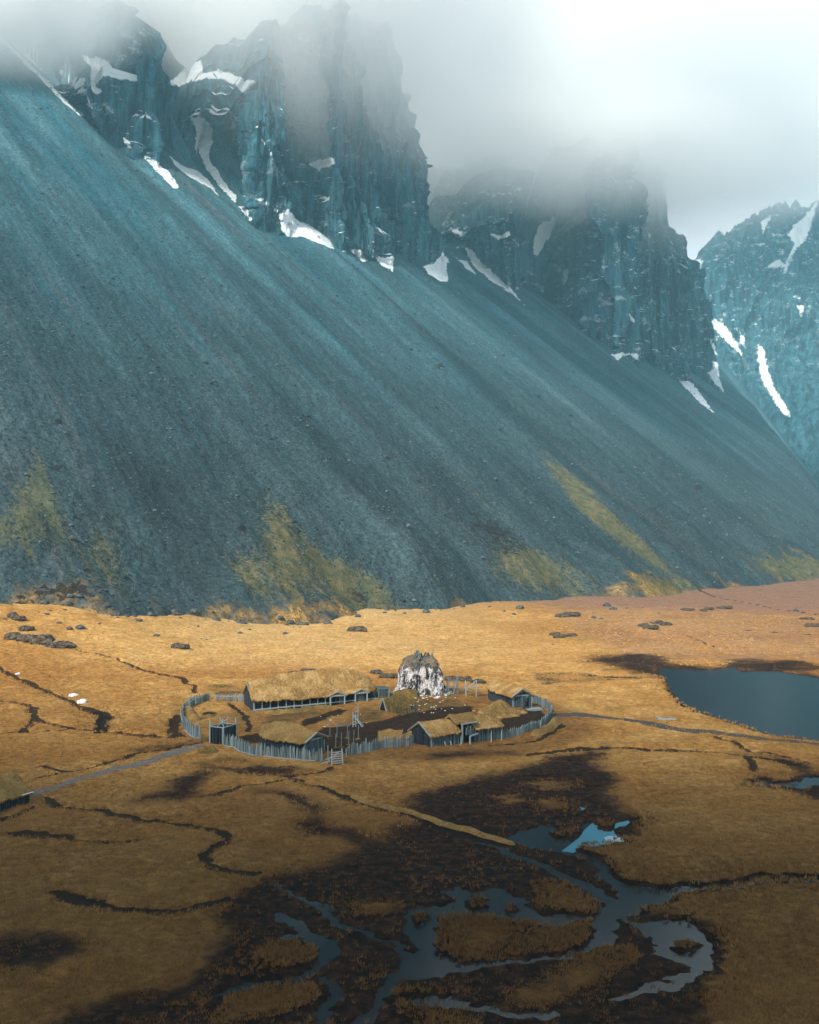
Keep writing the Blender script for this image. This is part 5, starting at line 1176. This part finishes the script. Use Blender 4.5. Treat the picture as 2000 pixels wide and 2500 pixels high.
# ------------------------------------------------------------------ dry grass tufts
def tufts():
    g = np.random.RandomState(21); N = 135000
    row = g.uniform(1500, 2560, N); col = g.uniform(-120, 2120, N)
    r_ = CAMZ * F / (row - HOR); x = (col - 1000) / F * r_; y = r_
    ws = water_sd(x, y); ds = maxof(line_sd, ditches_and_shadow, x, y); ps = maxof(poly_sd, peat_polys, x, y); ts = maxof(poly_sd, tuft_polys, x, y); isl = maxof(poly_sd, islands, x, y); ys = maxof(poly_sd, yards_and_shade, x, y)
    pn = fbm2(x / 3.0, y / 3.0, 3, 61)
    prob = np.where(ps + (pn - .5) * 6 > 0, np.where((ts > -.3) | (isl > -.3), .85, .03 + .22 * sstep(.54, .68, pn)), .75)
    vil = ((x + 1) / 34.0) ** 2 + ((y - 165) / 36.0) ** 2
    prob = np.where((row < 1740) & (scree_t(x, y)[0] > -25), 0, prob)
    prob = np.where((ws > -.12) | (ds > -.1) | (ys > -.5) | (vil < 1), 0, prob)
    k = g.rand(N) < prob; x, y, ps, r_ = x[k], y[k], ps[k], r_[k]; n = len(x)
    z = plain_full(x, y) - .12 * (ps > .4)
    nb = 6; size = g.uniform(.55, 1.15, n) * np.clip(.17 + r_ * .0010, .2, .50)
    V = np.zeros((n, nb, 3, 3)); ang = g.uniform(0, 6.283, (n, nb)); lean = g.uniform(.2, 1.0, (n, nb)); wdt = .16 * size[:, None] * g.uniform(.7, 1.5, (n, nb))
    bx = x[:, None] + np.cos(ang) * size[:, None] * .3; by = y[:, None] + np.sin(ang) * size[:, None] * .3; a2_ = g.uniform(0, 6.283, (n, nb))
    for j, s_ in ((0, -1), (1, 1)): V[:, :, j, 0] = bx + np.cos(a2_) * wdt * s_; V[:, :, j, 1] = by + np.sin(a2_) * wdt * s_; V[:, :, j, 2] = z[:, None] - .12
    V[:, :, 2, 0] = bx + np.cos(ang) * lean * size[:, None]; V[:, :, 2, 1] = by + np.sin(ang) * lean * size[:, None]; V[:, :, 2, 2] = z[:, None] + size[:, None] * g.uniform(.45, 1.0, (n, nb))
    pl_ = sstep(205, 250, y) * .35  # tufts lightened as well, the sunlit patch put into their tone
    tone = np.repeat(np.clip(pl_ + .45 * g.rand(n) + .7 * (fbm2(x / 9, y / 9, 3, 63) - .2), 0, 1), nb * 3)
    wet = np.repeat((ps > 0) * np.where(ts[k] < -.3, .85, .5), nb * 3)
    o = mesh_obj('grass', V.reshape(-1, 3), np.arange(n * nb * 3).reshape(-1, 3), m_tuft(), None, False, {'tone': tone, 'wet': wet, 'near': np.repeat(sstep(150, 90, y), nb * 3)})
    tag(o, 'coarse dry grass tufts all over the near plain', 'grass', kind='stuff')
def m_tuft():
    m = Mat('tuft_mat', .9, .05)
    c = m.mix(m.val('tone'), (0.25, 0.125, 0.036), (0.58, 0.355, 0.13)); c = m.mix(m.val('wet'), c, (0.105, 0.052, 0.022)); c = m.mix(m.math('MULTIPLY', m.val('near'), .6), c, m.mix(m.val('tone'), (0.085, 0.037, 0.012), (0.32, 0.168, 0.056))); m.color(c); return m.m  # near tufts painted darker, adding to the foreground shade
tufts()


# ------------------------------------------------------------------ haze and cloud
def box_mesh(name, lo, hi, mat):
    v = [(x, y, z) for x in (lo[0], hi[0]) for y in (lo[1], hi[1]) for z in (lo[2], hi[2])]
    return mesh_obj(name, v, [(0, 1, 3, 2), (4, 6, 7, 5), (0, 4, 5, 1), (2, 3, 7, 6), (0, 2, 6, 4), (1, 5, 7, 3)], mat, None, False)

hz = box_mesh('haze', (-2600, -300, -400), (2600, 3300, 880), m_volume('haze_mat', (0.38, 0.80, 0.97), 0.00016))
tag(hz, 'thin blue haze over the whole valley', 'haze', kind='stuff')
def cloud_mat(name, dens, nscale):
    mt = m_volume(name, (0.985, 0.995, 1.0), dens, -0.35); t = mt.node_tree; v = [n for n in t.nodes if n.type == 'PRINCIPLED_VOLUME'][0]
    def nn(k, **a):
        x = t.nodes.new(k)
        for p, q in a.items(): setattr(x, p, q)
        return x
    tc = nn('ShaderNodeTexCoord'); ln = nn('ShaderNodeVectorMath', operation='LENGTH'); t.links.new(tc.outputs['Object'], ln.inputs[0])
    mr = nn('ShaderNodeMapRange', interpolation_type='SMOOTHSTEP'); t.links.new(ln.outputs['Value'], mr.inputs[0])
    for i, q in enumerate((1.0, .25, 0.0, 1.0)): mr.inputs[i + 1].default_value = q
    nz = nn('ShaderNodeTexNoise'); nz.inputs['Scale'].default_value = nscale; nz.inputs['Detail'].default_value = 3; t.links.new(tc.outputs['Object'], nz.inputs['Vector'])
    m2 = nn('ShaderNodeMapRange'); t.links.new(nz.outputs[0], m2.inputs[0])
    for i, q in enumerate((.30, .70, .25, 1.75)): m2.inputs[i + 1].default_value = q
    a = nn('ShaderNodeMath', operation='MULTIPLY'); t.links.new(mr.outputs[0], a.inputs[0]); t.links.new(m2.outputs[0], a.inputs[1])
    b = nn('ShaderNodeMath', operation='MULTIPLY'); t.links.new(a.outputs[0], b.inputs[0]); b.inputs[1].default_value = dens; t.links.new(b.outputs[0], v.inputs['Density'])
    return mt
import bmesh
bm = bmesh.new(); bmesh.ops.create_icosphere(bm, subdivisions=3, radius=1.0); cm = bpy.data.meshes.new('cloud'); bm.to_mesh(cm); bm.free()
def cloud(label, px, py, d, rx, ry, rz, dens, nscale=1.6):
    q = ray(px, py); me = cm.copy(); me.materials.append(cloud_mat('cloud_mat', dens, nscale))
    o = bpy.data.objects.new('cloud', me); C.objects.link(o); o.location = (q[0] * d, q[1] * d, CAMZ + q[2] * d); o.scale = (rx, ry, rz)
    tag(o, label, 'cloud', kind='stuff')
CL = [('cloud veil over the faded crags at the top left corner', 60, -50, 722, 125, 72, 85, .045),
      ('grey white cloud over the crags at the top left', 370, -30, 880, 300, 130, 120, .020),
      ('big bank of cloud hiding the top of the huge buttress', 870, -75, 800, 205, 250, 180, .0135),
      ('wide cloud deck swallowing the tops of the middle peaks', 1430, 195, 1180, 500, 340, 222, .0115),
      ('low mist wrapped round the head of the broad peak', 1455, 362, 1060, 215, 120, 84, .0165),
      ('thin cloud on the far right mountain', 1960, 330, 2000, 420, 280, 170, .008)]
for c_ in CL: cloud(*c_)
def overhead():  # unseen cloud added behind the camera to darken the foreground
    me = cm.copy(); me.materials.append(m_volume('shade_cloud_mat', (.9, .95, 1.0), .06)); o = bpy.data.objects.new('cloud', me); C.objects.link(o)
    h = 500.0; k = h / to_sun.z; o.location = (to_sun.x * k + 20, to_sun.y * k - 101, h); o.scale = (1000, 250, 80)
    tag(o, 'added unseen cloud behind the camera, put there to shade the near bog', 'cloud', kind='stuff')
overhead()
